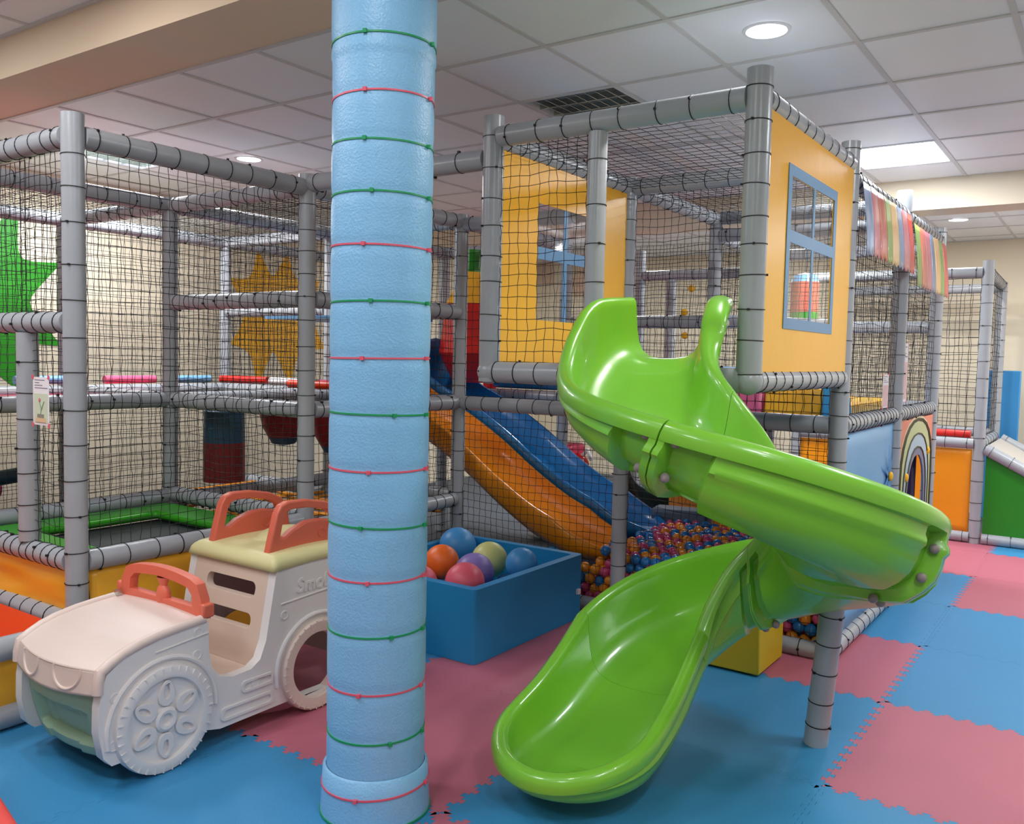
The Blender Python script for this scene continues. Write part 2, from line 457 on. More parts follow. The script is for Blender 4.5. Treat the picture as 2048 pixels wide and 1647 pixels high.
MATS_MAP = {
 (0, -1): ('p', 'large pink foam mat at the near right, in front of the blue mats'),
 (-1, -1): ('b', 'blue foam mat that the slide support leg stands on'),
 (-1, 0): ('p', 'pink foam mat between the support leg and the blue wall panel'),
 (0, 0): ('b', 'blue foam mat right of the pink mat by the support leg'),
 (-1, 1): ('b', 'blue foam mat strip along the bottom rail of the playhouse'),
 (0, 1): ('b', 'blue foam mat behind the right blue mat, before the far pink mats'),
 (0, 2): ('p', 'far right pink foam mat with a zigzag left edge'),
 (-1, 2): ('b', 'blue foam mat left of the far right pink mat'),
 (-1, 3): ('p', 'pink foam mat beyond the end of the playhouse rail'),
 (0, 3): ('p', 'pink foam mat in front of the green ramp at the far right'),
 (-1, 4): ('p', 'pink foam mat at the foot of the far orange skirt'),
 (0, 4): ('b', 'blue foam mat at the foot of the far green ramp'),
 (-2, -2): ('p', 'pink foam mat just right of the blue padded pillar'),
 (-2, -1): ('p', 'pink foam mat beside the blue ball box and under the slide mouth'),
 (-2, 0): ('p', 'pink foam mat under the right end of the blue ball box'),
 (-1, -2): ('b', 'blue foam mat in the slide shadow at the bottom centre'),
 (0, -2): ('b', 'blue foam mat at the bottom right, in front of the large pink mat'),
 (-3, -2): ('p', 'pink foam mat under the rear wheels of the toy car'),
 (-3, -1): ('b', 'blue foam mat behind the toy car, under the ball box'),
 (-3, 0): ('b', 'blue foam mat below the far end of the ball box'),
 (-3, -3): ('b', 'blue foam mat under the front wheels of the toy car'),
 (-2, -3): ('b', 'blue foam mat that the blue padded pillar stands on'),
 (-4, -3): ('b', 'blue foam mat under the far front wheel of the toy car'),
 (-3, -4): ('b', 'blue foam mat at the bottom left, in front of the toy car'),
 (-4, -4): ('b', 'blue foam mat near the bottom left corner by the red block'),
 (-2, -4): ('b', 'blue foam mat at the very bottom, near side of the pillar'),
 (-1, -3): ('p', 'tip of a pink foam mat at the bottom edge beside the pillar'),
 (-4, -2): ('b', 'blue foam mat between the toy car and the yellow skirt'),
 (1, -1): ('b', 'blue foam mat right of the large pink mat, beyond the frame edge'),
 (1, 0): ('p', 'pink foam mat diagonal to the large pink mat, at the right edge'),
 (1, 1): ('b', 'blue foam mat far at the right edge'),
 (1, 2): ('b', 'blue foam mat behind the right edge, beside the far pink mat'),
 (1, 3): ('p', 'pink foam mat at the far right edge by the ramp'),
}
for (i, j), (c, lab) in MATS_MAP.items(): mat_tile(i, j, c, lab)

# ------------------------------------------------------------------ blue padded pillar
PX, PY, PR = -2.046, 2.167, .167
t = thing('padded_pillar', 'light blue foam-wrapped pillar bound with green and pink cable ties', 'pillar', (PX, PY, 0))
tie_z = [2.554, 2.379, 2.234, 2.067, 1.904, 1.725, 1.545, 1.363, 1.182, .997, .824, .642, .451, .287, .108]
tie_c = 'gpggpgpgpgpgpgp'
def pr(z):
    r = PR
    for q in tie_z: r -= .0035*math.exp(-((z-q)/.02)**2)
    if z < .1: r += .012*(1-z/.1)
    if z > 2.5: r += .004
    return r
mb = MB(); prof = [(pr(z), z) for z in [i*.0125 for i in range(int(2.93/.0125)+1)]]
def pil(a, b, c):
    r = math.hypot(a, b); k = 1+.006*math.sin(3*math.atan2(b, a)+c*2)
    return Vector((PX+a*k, PY+b*k, c))
mb.lathe(prof, pil, 56); mb.build('foam_wrap', M_col, t, angle=80)
mb = MB(); mb.lathe([(PR+.002, .165), (PR+.012, .16), (PR+.016, .08), (PR+.02, 0)], pil, 56); mb.build('base_wrap', M_col, t, angle=80)
def pillar_tie(z, c, R, tilt, bead):
    mb = MB(); n = 64; vs = []; fs = []
    ta = random.uniform(0, 6.28)
    for i in range(n):
        a = 2*PI*i/n; zz = z+tilt*math.cos(a-ta)
        for dr, dz in ((-.002, -.0028), (.002, -.0028), (.002, .0028), (-.002, .0028)):
            vs.append(pil((R+dr)*math.cos(a), (R+dr)*math.sin(a), zz+dz))
    for i in range(n):
        for k in range(4): fs.append((i*4+k, i*4+(k+1) % 4, ((i+1) % n)*4+(k+1) % 4, ((i+1) % n)*4+k))
    mb.add(vs, fs)
    for a in bead:
        mb.box((PX+(R+.004)*math.cos(a), PY+(R+.004)*math.sin(a), z+tilt*math.cos(a-ta)), (.012, .012, .012), a)
    o = mb.build('cable_tie', M_tieg if c == 'g' else M_tiep, t)
    o['label'] = 'green cable tie' if c == 'g' else 'pink cable tie'
face = math.atan2(-PY, -PX)
for k, (z, c) in enumerate(zip(tie_z, tie_c)):
    pillar_tie(z, c, pr(z)+.0015 if z > .15 else PR+.0165, random.uniform(.002, .006), [face+random.choice((-.35, .28, -.2)), face+random.uniform(1.05, 1.2)])
pillar_tie(.006, 'g', PR+.021, 0, [])

# ------------------------------------------------------------------ green spiral slide
CX, CY, RC = -1.135, 3.15, .405
ZO = [(150, 1.82), (176, 1.80), (184, 1.76), (192, 1.68), (201, 1.60), (210, 1.535), (225, 1.475), (240, 1.44), (270, 1.375), (300, 1.295), (330, 1.19), (360, 1.08), (390, .985), (420, .90), (450, .82), (480, .725), (510, .62), (540, .50)]
ZI = [(150, 1.82), (165, 1.80), (175, 1.76), (185, 1.70), (200, 1.645), (220, 1.58), (240, 1.53), (270, 1.455), (300, 1.365), (330, 1.26), (360, 1.15), (390, 1.05), (420, .96), (450, .87), (480, .78), (510, .66), (540, .52)]
ZF = [(150, 1.565), (165, 1.56), (180, 1.50), (195, 1.43), (210, 1.355), (240, 1.25), (270, 1.15), (300, 1.045), (330, .93), (360, .815), (390, .72), (420, .63), (450, .55), (480, .455), (510, .345), (540, .225)]
WO = [(150, .165), (160, .19), (170, .222), (180, .242), (195, .248), (540, .246)]
WI = [(150, .165), (160, .19), (172, .215), (185, .238), (200, .245), (540, .246)]
INN = [(0, 0), (.3, .005), (.55, .04), (.74, .13), (.85, .28), (.905, .48), (.935, .70), (.95, .86)]
LIP = [(.958, .945), (.985, .99), (1.02, 1.005), (1.06, .99), (1.095, .95), (1.11, .88)]
OUT = [(1.10, .80), (1.065, .745), (1.06, .66), (1.085, .60), (1.09, .54), (1.055, .485), (1.045, .36), (1.01, .20), (.92, .06), (.76, -.05), (.5, -.09), (.25, -.10), (0, -.105)]
JOINTS = [270, 363, 455]
def prof_half(w_, h, pocket, flange, lw=1.4):
    """(lateral, height) lists: inner surface from centre to lip, then the outside back to the centre"""
    k = w_/.27; out = []
    ins = [(a*w_, b*h) for a, b in INN]
    lip = [(w_*.95+(a-.95)*.27*lw, h*b if b > 1 else h-(1-b)*.30) for a, b in LIP]
    o = []
    for a, b in OUT:
        hh = h*b if b < .75 else h-(1-b)*.30
        x = w_*.95+(a-.95)*.27*lw if a > .95 else a*w_
        if b < .75:
            # thin shell position: just outside the inner surface
            yy = max(b, 0) if b >= 0 else 0
            bx = 0
            for (p, q), (r_, s_) in zip(INN, INN[1:]):
                if q <= max(b, .001) <= s_: bx = p+(r_-p)*(max(b, .001)-q)/(s_-q)
            if b < 0: tx, ty = a*w_*.86, interp([(0, 0), (.3, .005), (.55, .04), (.74, .13)], a*.86)*h-.014
            else: tx, ty = bx*w_+.010, b*h
            x = x+(tx-x)*pocket; hh = hh+(ty-hh)*pocket
            x += flange*.012 if a > .9 else 0; hh -= flange*.012 if b < 0 else 0
        o.append((x, hh))
    return ins, lip+o
def frame_at(ph):
    a = math.radians(ph)
    if ph < 180:     # straight run out of the tower: 150..180 covers 20 cm
        d = (180-ph)/30*.20
        c = Vector((CX-RC, CY+d, 0)); lat = Vector((-1, 0, 0))
        c.x += .03*(180-ph)/30*0
        return c, lat
    c = Vector((CX+RC*math.cos(a), CY+RC*math.sin(a), 0)); return c, Vector((math.cos(a), math.sin(a), 0))
def slide_point(ph, x, z, h):
    k = min(1, max(0, (ph-180)/35))*min(1, max(0, (540-ph)/45))
    c, lat = frame_at(ph+(z-h)*34*k)
    return c+lat*x
def slide_ring(ph, pocket, flange):
    c, lat = frame_at(ph)
    zf = smooth_interp(ZF, ph); ho = smooth_interp(ZO, ph)-zf; hi = smooth_interp(ZI, ph)-zf
    wo = interp(WO, ph); wi = interp(WI, ph)
    io, oo = prof_half(wo, ho, pocket, flange); ii, oi = prof_half(wi, hi, pocket*.6, flange, interp([(150, 2.6), (178, 2.3), (200, 1.6), (235, 1.4)], ph))
    pts = [(-x, z) for x, z in ii[::-1]]+io[1:]+oo+[(-x, z) for x, z in oi[::-1][1:]]
    return [slide_point(ph, x, z, ho)+Vector((0, 0, zf+z)) for x, z in pts]
def pocket_at(ph):
    d = min(abs(ph-j) for j in JOINTS); R_o = 1
    if d < 2.6: return 0, 1
    if d < 3.0: return min(1, (d-2.6)/.4), 0
    if d < 14: return 1, 0
    if d < 15: return (15-d), 0
    return 0, 0
t = thing('spiral_slide', 'large glossy lime green spiral slide curling down from the yellow window tower', 'slide', (CX, CY, 0))
bounds = [150]+JOINTS+[540]
for a, b in zip(bounds, bounds[1:]):
    phs = []; ph = a+.0001
    e0 = a if a == 150 else a+.25; e1 = b if b == 540 else b-.25
    ph = e0
    while ph < e1-1e-6:
        phs.append(ph); d = min(abs(ph-j) for j in JOINTS)
        ph += .6 if d < 4 or 13 < d < 16.5 else (1.5 if d < 17 else 3.5)
    phs.append(e1)
    mb = MB(); mb.sweep([slide_ring(p, *pocket_at(p)) for p in phs]); mb.build('slide_section', M_slide, t, angle=50)
# run-out: straight then a rounded lip
EX = CX-RC
def exit_ring(s_):
    pass
mb = MB(); rings = []
YS, YE = CY, 2.70
for k in range(13):
    u = k/12; y = YS+(YE-YS)*u-.0025
    w_ = .246+.022*math.sin(u*PI/2)
    zf = smooth_interp([(0, .225), (.35, .145), (.7, .095), (1, .078)], u)
    zo = smooth_interp([(0, .50), (.3, .40), (.65, .31), (1, .255)], u)
    zi = smooth_interp([(0, .52), (.3, .44), (.65, .35), (1, .285)], u)
    io, oo = prof_half(w_, zo-zf, 0, 0); ii, oi = prof_half(w_, zi-zf, 0, 0)
    pts = [(-x, z) for x, z in ii[::-1]]+io[1:]+oo+[(-x, z) for x, z in oi[::-1][1:]]
    # slide heads towards -y, outer side is -x
    rings.append([Vector((EX-x, y, max(.004, zf+z))) for x, z in pts])
mb.sweep(rings)
rr = []
for k in range(25):
    a = PI*k/24          # from the outer (-x) side round the nose to the inner (+x) side
    zr = .255+(.285-.255)*k/24-.085*math.sin(a); zf = .078-.01*math.sin(a)
    io, oo = prof_half(.268, zr-zf, 0, 0)
    d = Vector((-math.cos(a), -math.sin(a)*1.08, 0))
    rr.append([Vector((EX, YE-.0025, 0))+d*x+Vector((0, 0, max(.004, zf+z))) for x, z in io+oo])
mb.sweep(rr, closed=False, cap=False)
mb.build('slide_mouth', M_slide, t, angle=50)
# entrance hood plate on the tower side
bolts = []
for j, zs in ((270, (.80, .26)), (363, (.62, .24)), (455, (.62, .2))):
    for side in (-1, 1):
        for q in zs:
            ph = j+side*3.6; c, lat = frame_at(ph); zf = smooth_interp(ZF, ph); ho = smooth_interp(ZO, ph)-zf
            x = (.25*interp([(0, .3), (.13, .76), (.28, .86), (.48, .92), (.8, .95)], q))+.03
            tang = Vector((-lat.y, lat.x, 0))*side
            bolts.append(slide_point(ph, x, q*ho*.92, ho)+tang*.008+Vector((0, 0, zf+q*ho*.92)))
for j, x, z in ((455, .12, -.05), (455, -.1, -.05), (363, .1, -.05)):
    for side in (-1, 1):
        ph = j+side*4; c, lat = frame_at(ph); zf = smooth_interp(ZF, ph); bolts.append(slide_point(ph, x, z*.7, smooth_interp(ZO, ph)-zf)+Vector((0, 0, zf+z*.7)))
for p in bolts:
    mb = MB(); mb.sphere(p, .0165, 16, 10); mb.build('bolt_cap', M_bolt, t)
# its leaning support leg
t2 = thing('slide_support_leg', 'grey padded leg with black cable ties holding up the green slide', 'post', (-.953, 3.614, 0))
member(t2, 'post', (-.953, 3.614, 0.001), (-.905, 3.60, .60), step=.115, offs=.085, r=.048)

# ------------------------------------------------------------------ play frame modules
X1, X2, X3, X4, X5 = -1.19, -2.44, -3.69, -4.94, -6.19
Y0, Y1, Y2, Y3, Y4, Y5 = 2.02, 3.32, 4.68, 6.03, 7.35, 8.66
def ra(a, b):   # shorten a rail so it butts against posts
    a, b = Vector(a), Vector(b); d = (b-a).normalized(); return a+d*RP*.9, b-d*RP*.9
def rail(parent, a, b, **k):
    a, b = ra(a, b); return member(parent, 'rail', a, b, **k)
def post(parent, x, y, z0, z1, **k): return member(parent, 'post', (x, y, z0), (x, y, z1), **k)

# -- trampoline cage at the left
tc = thing('trampoline_cage', 'grey padded cage with black nets around the green-edged trampoline at the left', 'play frame', (X3, Y0, 0))
post(tc, X3, Y0, 0.001, 2.54, step=.155, offs=.1); post(tc, X3, Y1, 0.001, 2.52); post(tc, X4, Y1, .001, 2.5)
ZT = 2.45; ZTR = .625
rail(tc, (X3, Y0, ZT), (X3, Y1, ZT), step=.14); rail(tc, (X3, Y0, ZT), (X4, Y0, ZT), step=.1)
rail(tc, (X3, Y1, ZT), (X4, Y1, ZT)); rail(tc, (X4, Y1, ZT), (X4, Y0-.8, ZT), step=.18)
rail(tc, (X3, Y0, ZTR), (X3, Y1, ZTR), step=.13); rail(tc, (X3, Y0, ZTR), (X4, Y0, ZTR), step=.07)
rail(tc, (X4, Y1, ZTR), (X4, Y0, ZTR), step=.12); rail(tc, (X3, Y1, ZTR+.02), (X4, Y1, ZTR+.02), step=.07)
rail(tc, (X3, Y0, 1.665), (X4, Y0, 1.665), step=.09)
post(tc, -4.09, Y0, ZTR+.045, 1.62, step=.13)
rail(tc, (X3, Y0, .35), (X4, Y0, .35), step=.1); rail(tc, (X3, Y0, .05), (X3, Y1, .05), step=.13)
net(tc, (X3, Y0+.06, ZTR+.05), (0, Y1-Y0-.12, 0), (0, 0, ZT-ZTR-.1), bulge=.02)
net(tc, (-4.14, Y0, ZTR+.05), (.40, 0, 0), (0, 0, ZT-ZTR-.1), cell=.045)
net(tc, (X4+.05, Y0, 1.70), (.80, 0, 0), (0, 0, ZT-1.76), cell=.045)
net(tc, (X4, Y0-.6, ZTR+.05), (0, Y1-Y0+.55, 0), (0, 0, ZT-ZTR-.1), bulge=.02)
net(tc, (X4+.05, Y1, ZTR+.06), (X3-X4-.1, 0, 0), (0, 0, ZT-ZTR-.1), bulge=.02)
sheet(tc, 'yellow_skirt', (X3+.005, Y0+.05, .09), (0, Y1-Y0-.1, 0), (0, 0, .49), M_yel, wr=.018)
sheet(tc, 'yellow_skirt', (X4, Y0+.0, .375), (X3-X4-.04, 0, 0), (0, 0, .21), M_yel, wr=.015, seed=3)
# the rail between the cage and the tower
bt = rail(tc, (X3, Y1, 2.47), (X2, Y1, 2.47), step=.16)

# trampoline itself
tr = thing('trampoline', 'square black trampoline bed framed by shiny green pads inside the net cage', 'trampoline', ((X3+X4)/2, (Y0+Y1)/2, .5))
mb = MB(); cx, cy = (X3+X4)/2, (Y0+Y1)/2; hx, hy = .57, .595; ix, iy = .34, .36
mb.plate([[(cx-hx, cy-hy), (cx+hx, cy-hy), (cx+hx, cy+hy), (cx-hx, cy+hy)], [(cx-ix, cy-iy), (cx+ix, cy-iy), (cx+ix, cy+iy), (cx-ix, cy+iy)]], lambda x, y, z: Vector((x, y, .55+z)), .05)
mb.build('edge_pads', M_green, tr, bevel=.02, segs=3)
mb = MB(); mb.box((cx, cy, .535), (ix*2+.1, iy*2+.1, .008)); mb.build('jump_bed', M_tramp, tr, smooth=False)

# -- low red trampoline box at the left edge
lb = thing('low_jump_box', 'low padded box with orange-red top and yellow skirt at the left edge', 'trampoline', (X3, 1.4, 0))
member(lb, 'rail', (X3+.02, .75, .33), (X3+.02, Y0-.05, .33), step=4, r=.05); member(lb, 'rail', (X3+.02, .75, .05), (X3+.02, Y0-.05, .05), step=4, r=.05)
mb = MB(); mb.box(((X3+X4)/2-.02, 1.36, .345), (1.2, 1.2, .03)); mb.build('jump_bed', M_redor, lb, bevel=.01)
sheet(lb, 'yellow_skirt', (X3+.03, .8, .08), (0, 1.15, 0), (0, 0, .22), M_yel, wr=.01, seed=6)

# -- left climbing frame behind the cage
lf = thing('climbing_frame', 'tall netted climbing frame behind the trampoline cage at the left', 'play frame', (X5, Y1, 0))
for x, y in ((X5, Y1), (X5, Y2), (X4, Y2), (X3, Y2), (X5, Y3), (X4, Y3), (X3, Y3)):
    post(lf, x, y, .001, 2.50, step=.15)
for z in (ZT, 1.24):
    rail(lf, (X5, Y0-.6, z), (X5, Y1, z)); rail(lf, (X5, Y1, z), (X5, Y2, z)); rail(lf, (X5, Y2, z), (X5, Y3, z))
    rail(lf, (X5, Y2, z), (X4, Y2, z)); rail(lf, (X4, Y1, z), (X4, Y2, z)); rail(lf, (X3, Y1, z), (X3, Y2, z))
    rail(lf, (X4, Y2, z), (X3, Y2, z)); rail(lf, (X5, Y1, z), (X4, Y1, z)); rail(lf, (X4, Y3, z), (X3, Y3, z)); rail(lf, (X4, Y2, z), (X4, Y3, z)); rail(lf, (X5, Y3, z), (X4, Y3, z))
rail(lf, (X4, Y1, 1.24), (X3, Y1, 1.24), step=.1); rail(lf, (X4, Y0-.6, 1.24), (X4, Y1, 1.24), step=.16)
rail(lf, (X4, Y1, 1.85), (X3, Y1, 1.85), step=.11); rail(lf, (X3, Y1, 1.85), (X3, Y2, 1.85)); rail(lf, (X4, Y2, 1.85), (X3, Y2, 1.85)); rail(lf, (X5, Y2, 1.88), (X4, Y2, 1.88))
rail(lf, (X3, Y1, .58), (X3, Y2, .58), step=.1); rail(lf, (X4, Y1, .60), (X4, Y2, .60)); rail(lf, (X4, Y2, .60), (X3, Y2, .60)); rail(lf, (X5, Y2, .5), (X4, Y2, .5))
net(lf, (X5, Y0-.5, 1.3), (0, Y2-Y0+.45, 0), (0, 0, ZT-1.34)); net(lf, (X5+.05, Y2, 1.3), (X4-X5-.1, 0, 0), (0, 0, ZT-1.34))
net(lf, (X5, Y0-.5, .1), (0, Y2-Y0+.45, 0), (0, 0, 1.1), cell=.055)
net(lf, (X4+.05, Y2, 1.3), (X3-X4-.1, 0, 0), (0, 0, ZT-1.34)); net(lf, (X3, Y1+.05, 1.3), (0, Y2-Y1-.1, 0), (0, 0, ZT-1.34))
net(lf, (X4+.05, Y2, .65), (X3-X4-.1, 0, 0), (0, 0, .55)); net(lf, (X3, Y1+.05, .63), (0, Y2-Y1-.1, 0), (0, 0, .57)); net(lf, (X3, Y1+.05, .05), (0, Y2-Y1-.1, 0), (0, 0, .5), cell=.055)
net(lf, (X5, Y0-.5, ZT), (X4-X5, 0, 0), (0, Y2-Y0+.5, 0), name='roof_net', cell=.055); net(lf, (X4, Y1, ZT), (X3-X4, 0, 0), (0, Y2-Y1, 0), name='roof_net', cell=.055)
net(lf, (X5, Y2+.05, 1.3), (0, Y3-Y2-.1, 0), (0, 0, ZT-1.34))
mb = MB(); mb.box(((X4+X5)/2, 2.6, 1.215), (1.16, 2.6, .03)); mb.build('deck', M_dpink, lf, smooth=False)
mb = MB(); mb.box(((X3+X4)/2-.05, (Y1+Y2)/2+.3, 1.79), (1.0, .6, .02)); mb.build('deck', M_ltblue, lf, smooth=False)
mb = MB()
random.seed(5)
for y in [Y1+.15+.17*k for k in range(7)]:
    mb.tube([(X4-.9, y+random.uniform(-.1, .1), .47), (X4-.2, y+random.uniform(-.12, .12), .5), (X4+.5, y+random.uniform(-.1, .1), .50), (X3-.06, y+random.uniform(-.12, .12), .5)], .011, 5)
for k in range(8):
    x = X4-.7+.26*k; mb.tube([(x, Y1+.05, .5), (x+random.uniform(-.15, .15), (Y1+Y2)/2, .5), (x+random.uniform(-.2, .2), Y2-.05, .5)], .011, 5)
mb.build('orange_straps', M_orange, lf)
random.seed(11)
# coloured foam sleeves lying along the deck
def sleeve(x0, y0, x1, y1, z, m, label, r=.03):
    mb = MB(); mb.tube([(x0, y0, z), (x1, y1, z)], r, 10); tag(mb.build('foam_sleeve', m, origin=(x0, y0, z)), label, 'foam tube', 'coloured foam sleeves on the left deck')
sl = [(-6.05, 2.9, -6.05, 3.25, M_ltblue, 'light blue foam tube at the left end of the deck'), (-6.0, 3.5, -6.0, 3.9, M_pink, 'pink foam tube on the deck, left of the tall inner post'),
      (-5.95, 3.95, -5.95, 4.35, M_ltblue, 'pale foam tube next to the pink one on the deck'), (-5.9, 4.42, -5.5, 4.55, M_red, 'red foam tube right of the tall inner post'),
      (-5.4, 4.5, -5.05, 4.58, M_paper, 'white foam tube between two red ones on the deck'), (-4.9, 4.25, -4.5, 4.3, M_redor, 'orange-red foam tube in front of the grey inner rail'),
      (-4.85, 4.5, -4.5, 4.52, M_pink, 'pink foam tube close to the blue pillar on the deck'), (-4.4, 4.5, -4.1, 4.5, M_green, 'green foam tube just left of the blue pillar')]
for a, b, c, d, m, lab in sl: sleeve(a, b, c, d, 1.33, m, lab)
# hanging punch bag
pb = thing('punch_bag', 'hanging cylinder bag, dark blue above and dark red below', 'punch bag', (-4.62, 3.6, .72))
mb = MB(); fr = lambda a, b, c: Vector((-4.72+a, 3.56+b, c))
mb.lathe([(.0001, 1.2), (.10, 1.195), (.125, 1.17), (.13, .97)], fr, 28); mb.build('upper_half', M_bagb, pb)
mb = MB(); mb.lathe([(.13, .97), (.131, .72), (.0001, .715)], fr, 28); mb.build('lower_half', M_bagr, pb)
for nm, (x, y), lab in (('a', (-5.05, 4.33), 'hanging cone with dark red top and green tip, left of the blue pillar'), ('b', (-4.36, 4.2), 'second hanging cone, half hidden by the blue pillar')):
    c = thing('hanging_cone', lab, 'hanging toy', (x, y, .85)); fr = lambda a, b, z, x=x, y=y: Vector((x+a, y+b, z))
    mb = MB(); mb.lathe([(.0001, 1.17), (.19, 1.16), (.15, 1.0), (.11, .93)], fr, 24); mb.build('top', M_bagr, c)
    mb = MB(); mb.lathe([(.11, .93), (.085, .885), (.0001, .865)], fr, 24); mb.build('tip', M_bagb, c)
mb = MB(); mb.tube([(-6.45, 1.7, .55), (-6.55, 3.0, .55)], .085, 20); tag(mb.build('padded_roller', M_pink, origin=(-6.5, 2.4, .55)), 'pink padded roller at the left edge, behind the nets', 'roller')
mb = MB(); mb.tube([(-5.9, 2.9, .72), (-6.5, 2.55, .58)], .05, 20); tag(mb.build('padded_bar', M_bagb, origin=(-6.3, 3.2, .45)), 'dark slanting padded bar beside the pink roller', 'padded bar')

# -- mural shapes on the left wall
def arcs(tips, depth, n=8):
    out = []
    c = (sum(p[0] for p in tips)/len(tips), sum(p[1] for p in tips)/len(tips))
    for k in range(len(tips)):
        a, b = tips[k], tips[(k+1) % len(tips)]; dd = depth[k] if isinstance(depth, list) else depth
        for i in range(n):
            u = i/n; x = a[0]+(b[0]-a[0])*u; y = a[1]+(b[1]-a[1])*u; s_ = 4*u*(1-u)*dd
            out.append((x+(c[0]-x)*s_, y+(c[1]-y)*s_))
    return out
def decal(name, tips, depth, m, label):
    mb = MB(); mb.plate([arcs(tips, depth)], lambda y, z, t_: Vector((XL+.001+t_, y, z)), .004)
    tag(mb.build(name, m, origin=(XL, tips[0][0], tips[0][1]), smooth=False), label, 'wall decal')
M_mg = mat('mural_green', (38, 146, 20), .5); M_my = mat('mural_yellow', (250, 184, 20), .5)
decal('green_wall_shape', [(3.38, 2.62), (3.70, 2.22), (3.70, 1.56), (3.40, 1.18), (2.6, 1.3), (2.3, 1.9), (2.7, 2.5)], [.35, .42, .35, .3, .2, .2, .3], M_mg, 'green star-like shape painted on the wall at the far left')
decal('yellow_wall_shape', [(5.62, 2.56), (6.0, 2.56), (6.42, 2.30), (6.50, 1.6), (6.05, 1.2), (5.62, 1.2), (5.30, 1.62), (5.45, 1.93), (5.28, 2.24)], [.40, .25, .18, .25, .5, .22, .12, .12, .25], M_my, 'yellow star-like shape painted on the wall left of the pillar')

# -- ball pit frame
bp_ = thing('ball_pit_frame', 'grey padded frame with black front net around the ball pit', 'play frame', (X3, Y2, 0))
post(bp_, X2, Y2, .001, 2.62, step=.13); post(bp_, X1, Y2, .001, 2.68, step=.13, label=None)
for x in (X2, X1-.0): post(bp_, x, Y3, .001, 2.55, step=.14) if x != X1 else None
rail(bp_, (X3, Y2, 1.24), (X2, Y2, 1.24), step=.13); rail(bp_, (X2, Y2, 1.24), (X1, Y2, 1.24), step=.13)
rail(bp_, (X3, Y2, ZT-.02), (X2, Y2, ZT-.02), step=.13)
rail(bp_, (X3, Y2, .04), (X2, Y2, .04), step=.13); rail(bp_, (X2, Y2, .04), (X1, Y2, .04), step=.17)
rail(bp_, (X3, Y3, 1.24), (X2, Y3, 1.24)); rail(bp_, (X2, Y3, 1.85), (X1-.3, Y3, 1.80)); rail(bp_, (X2, Y3, ZT), (X1, Y3, ZT)); rail(bp_, (X3, Y2, ZT), (X3, Y3, ZT))
net(bp_, (X3+.05, Y2, .08), (X2-X3-.1, 0, 0), (0, 0, 1.12), bulge=.02); net(bp_, (X2+.05, Y2, .08), (X1-X2-.1, 0, 0), (0, 0, 1.12), bulge=.02)
net(bp_, (X3+.05, Y2, 1.29), (X2-X3-.1, 0, 0), (0, 0, ZT-1.33), cell=.055)
net(bp_, (X3+.05, Y3, 1.29), (X2-X3-.1, 0, 0), (0, 0, ZT-1.33), cell=.055); net(bp_, (X2+.05, Y3, 1.29), (X1-X2-.1, 0, 0), (0, 0, ZT-1.33), cell=.055)
net(bp_, (X3+.05, Y3, .5), (X1-X3-.1, 0, 0), (0, 0, .7), cell=.055)
mb = MB(); mb.box(((X1+X2)/2, Y2+(Y4-Y2)/2+.02, 1.215), (1.15, Y4-Y2-.1, .03)); mb.build('deck', M_ltblue, bp_, smooth=False)
rail(bp_, (X3, Y3, 1.84), (X2, Y3, 1.84), step=.14)
bf = thing('back_frame', 'plain padded posts and rails at the back, seen through the tower opening', 'play frame', (X3, Y4, 0))
post(bf, X3, Y4, .001, 2.55, step=.2); post(bf, -3.38, Y4, .001, 2.28, step=.2); rail(bf, (X3, Y4, 2.32), (X2, Y4, 2.32), step=.2); rail(bf, (X3, Y4, 1.24), (X2, Y4, 1.24), step=.2)
net(bf, (X3+.05, Y4, 1.29), (X2-X3-.1, 0, 0), (0, 0, 1.0), cell=.055)
# back wall pads
mb = MB(); mb.box((-1.72, Y3+.10, .30), (1.0, .08, .60)); tag(mb.build('blue_wall_pad', M_bin, origin=(-1.72, Y3+.1, 0), bevel=.015), 'blue pad closing the ball pit behind the balls at the right', 'pad')
mb = MB(); mb.box((-2.9, Y3+.12, .17), (1.3, .08, .34)); tag(mb.build('pink_wall_pad', mat('coral_red_pad', (206, 84, 92), .45), origin=(-2.9, Y3+.1, 0), bevel=.015), 'pink pad behind the ball pit, left of the blue pad', 'pad')

# -- window tower above the pit front
tw = thing('window_tower', 'raised tower cabin with yellow window walls that the green slide leaves from', 'play frame', (X2, Y1, 1.48))
member(tw, 'post', (X1, Y1, 1.46), (X1, Y1, 2.67), step=.115, r=.05); member(tw, 'post', (X2, Y1, 1.44), (X2, Y1, 2.66), step=.135, r=.049)
member(tw, 'post', (-1.888, Y1, 1.5), (-1.888, Y1, 2.52), step=.18, offs=.2, r=.042)
ZB, ZU = 1.485, 2.565
rail(tw, (X2, Y1, ZU), (X1, Y1, ZU), step=.15); rail(tw, (X1, Y1, ZU), (X1, Y2, ZU), step=.125); rail(tw, (X2, Y1, ZU), (X2, Y2, ZU), step=.12)
rail(tw, (X2, Y2, ZU), (X1, Y2, ZU), step=.14); rail(tw, (X2, Y2, ZU), (X2, Y3, ZU), step=.14); rail(tw, (X2, Y3, ZU+.01), (X1, Y3, ZU), step=.14)
member(tw, 'rail', (X2, Y1, ZB), (-1.80, Y1, ZB), step=.13, r=.05); member(tw, 'rail', (-1.80, Y1, ZB), (X1, Y1, ZB), step=.14, r=.05)
rail(tw, (X1, Y1, ZB), (X1, Y2, ZB), step=.12); rail(tw, (X2, Y1, ZB), (X2, Y2, ZB), step=.12)
mb = MB(); mb.box(((X1+X2)/2, (Y1+Y2)/2, 1.515), (1.16, 1.26, .03)); mb.build('deck', M_ltblue, tw, smooth=False)
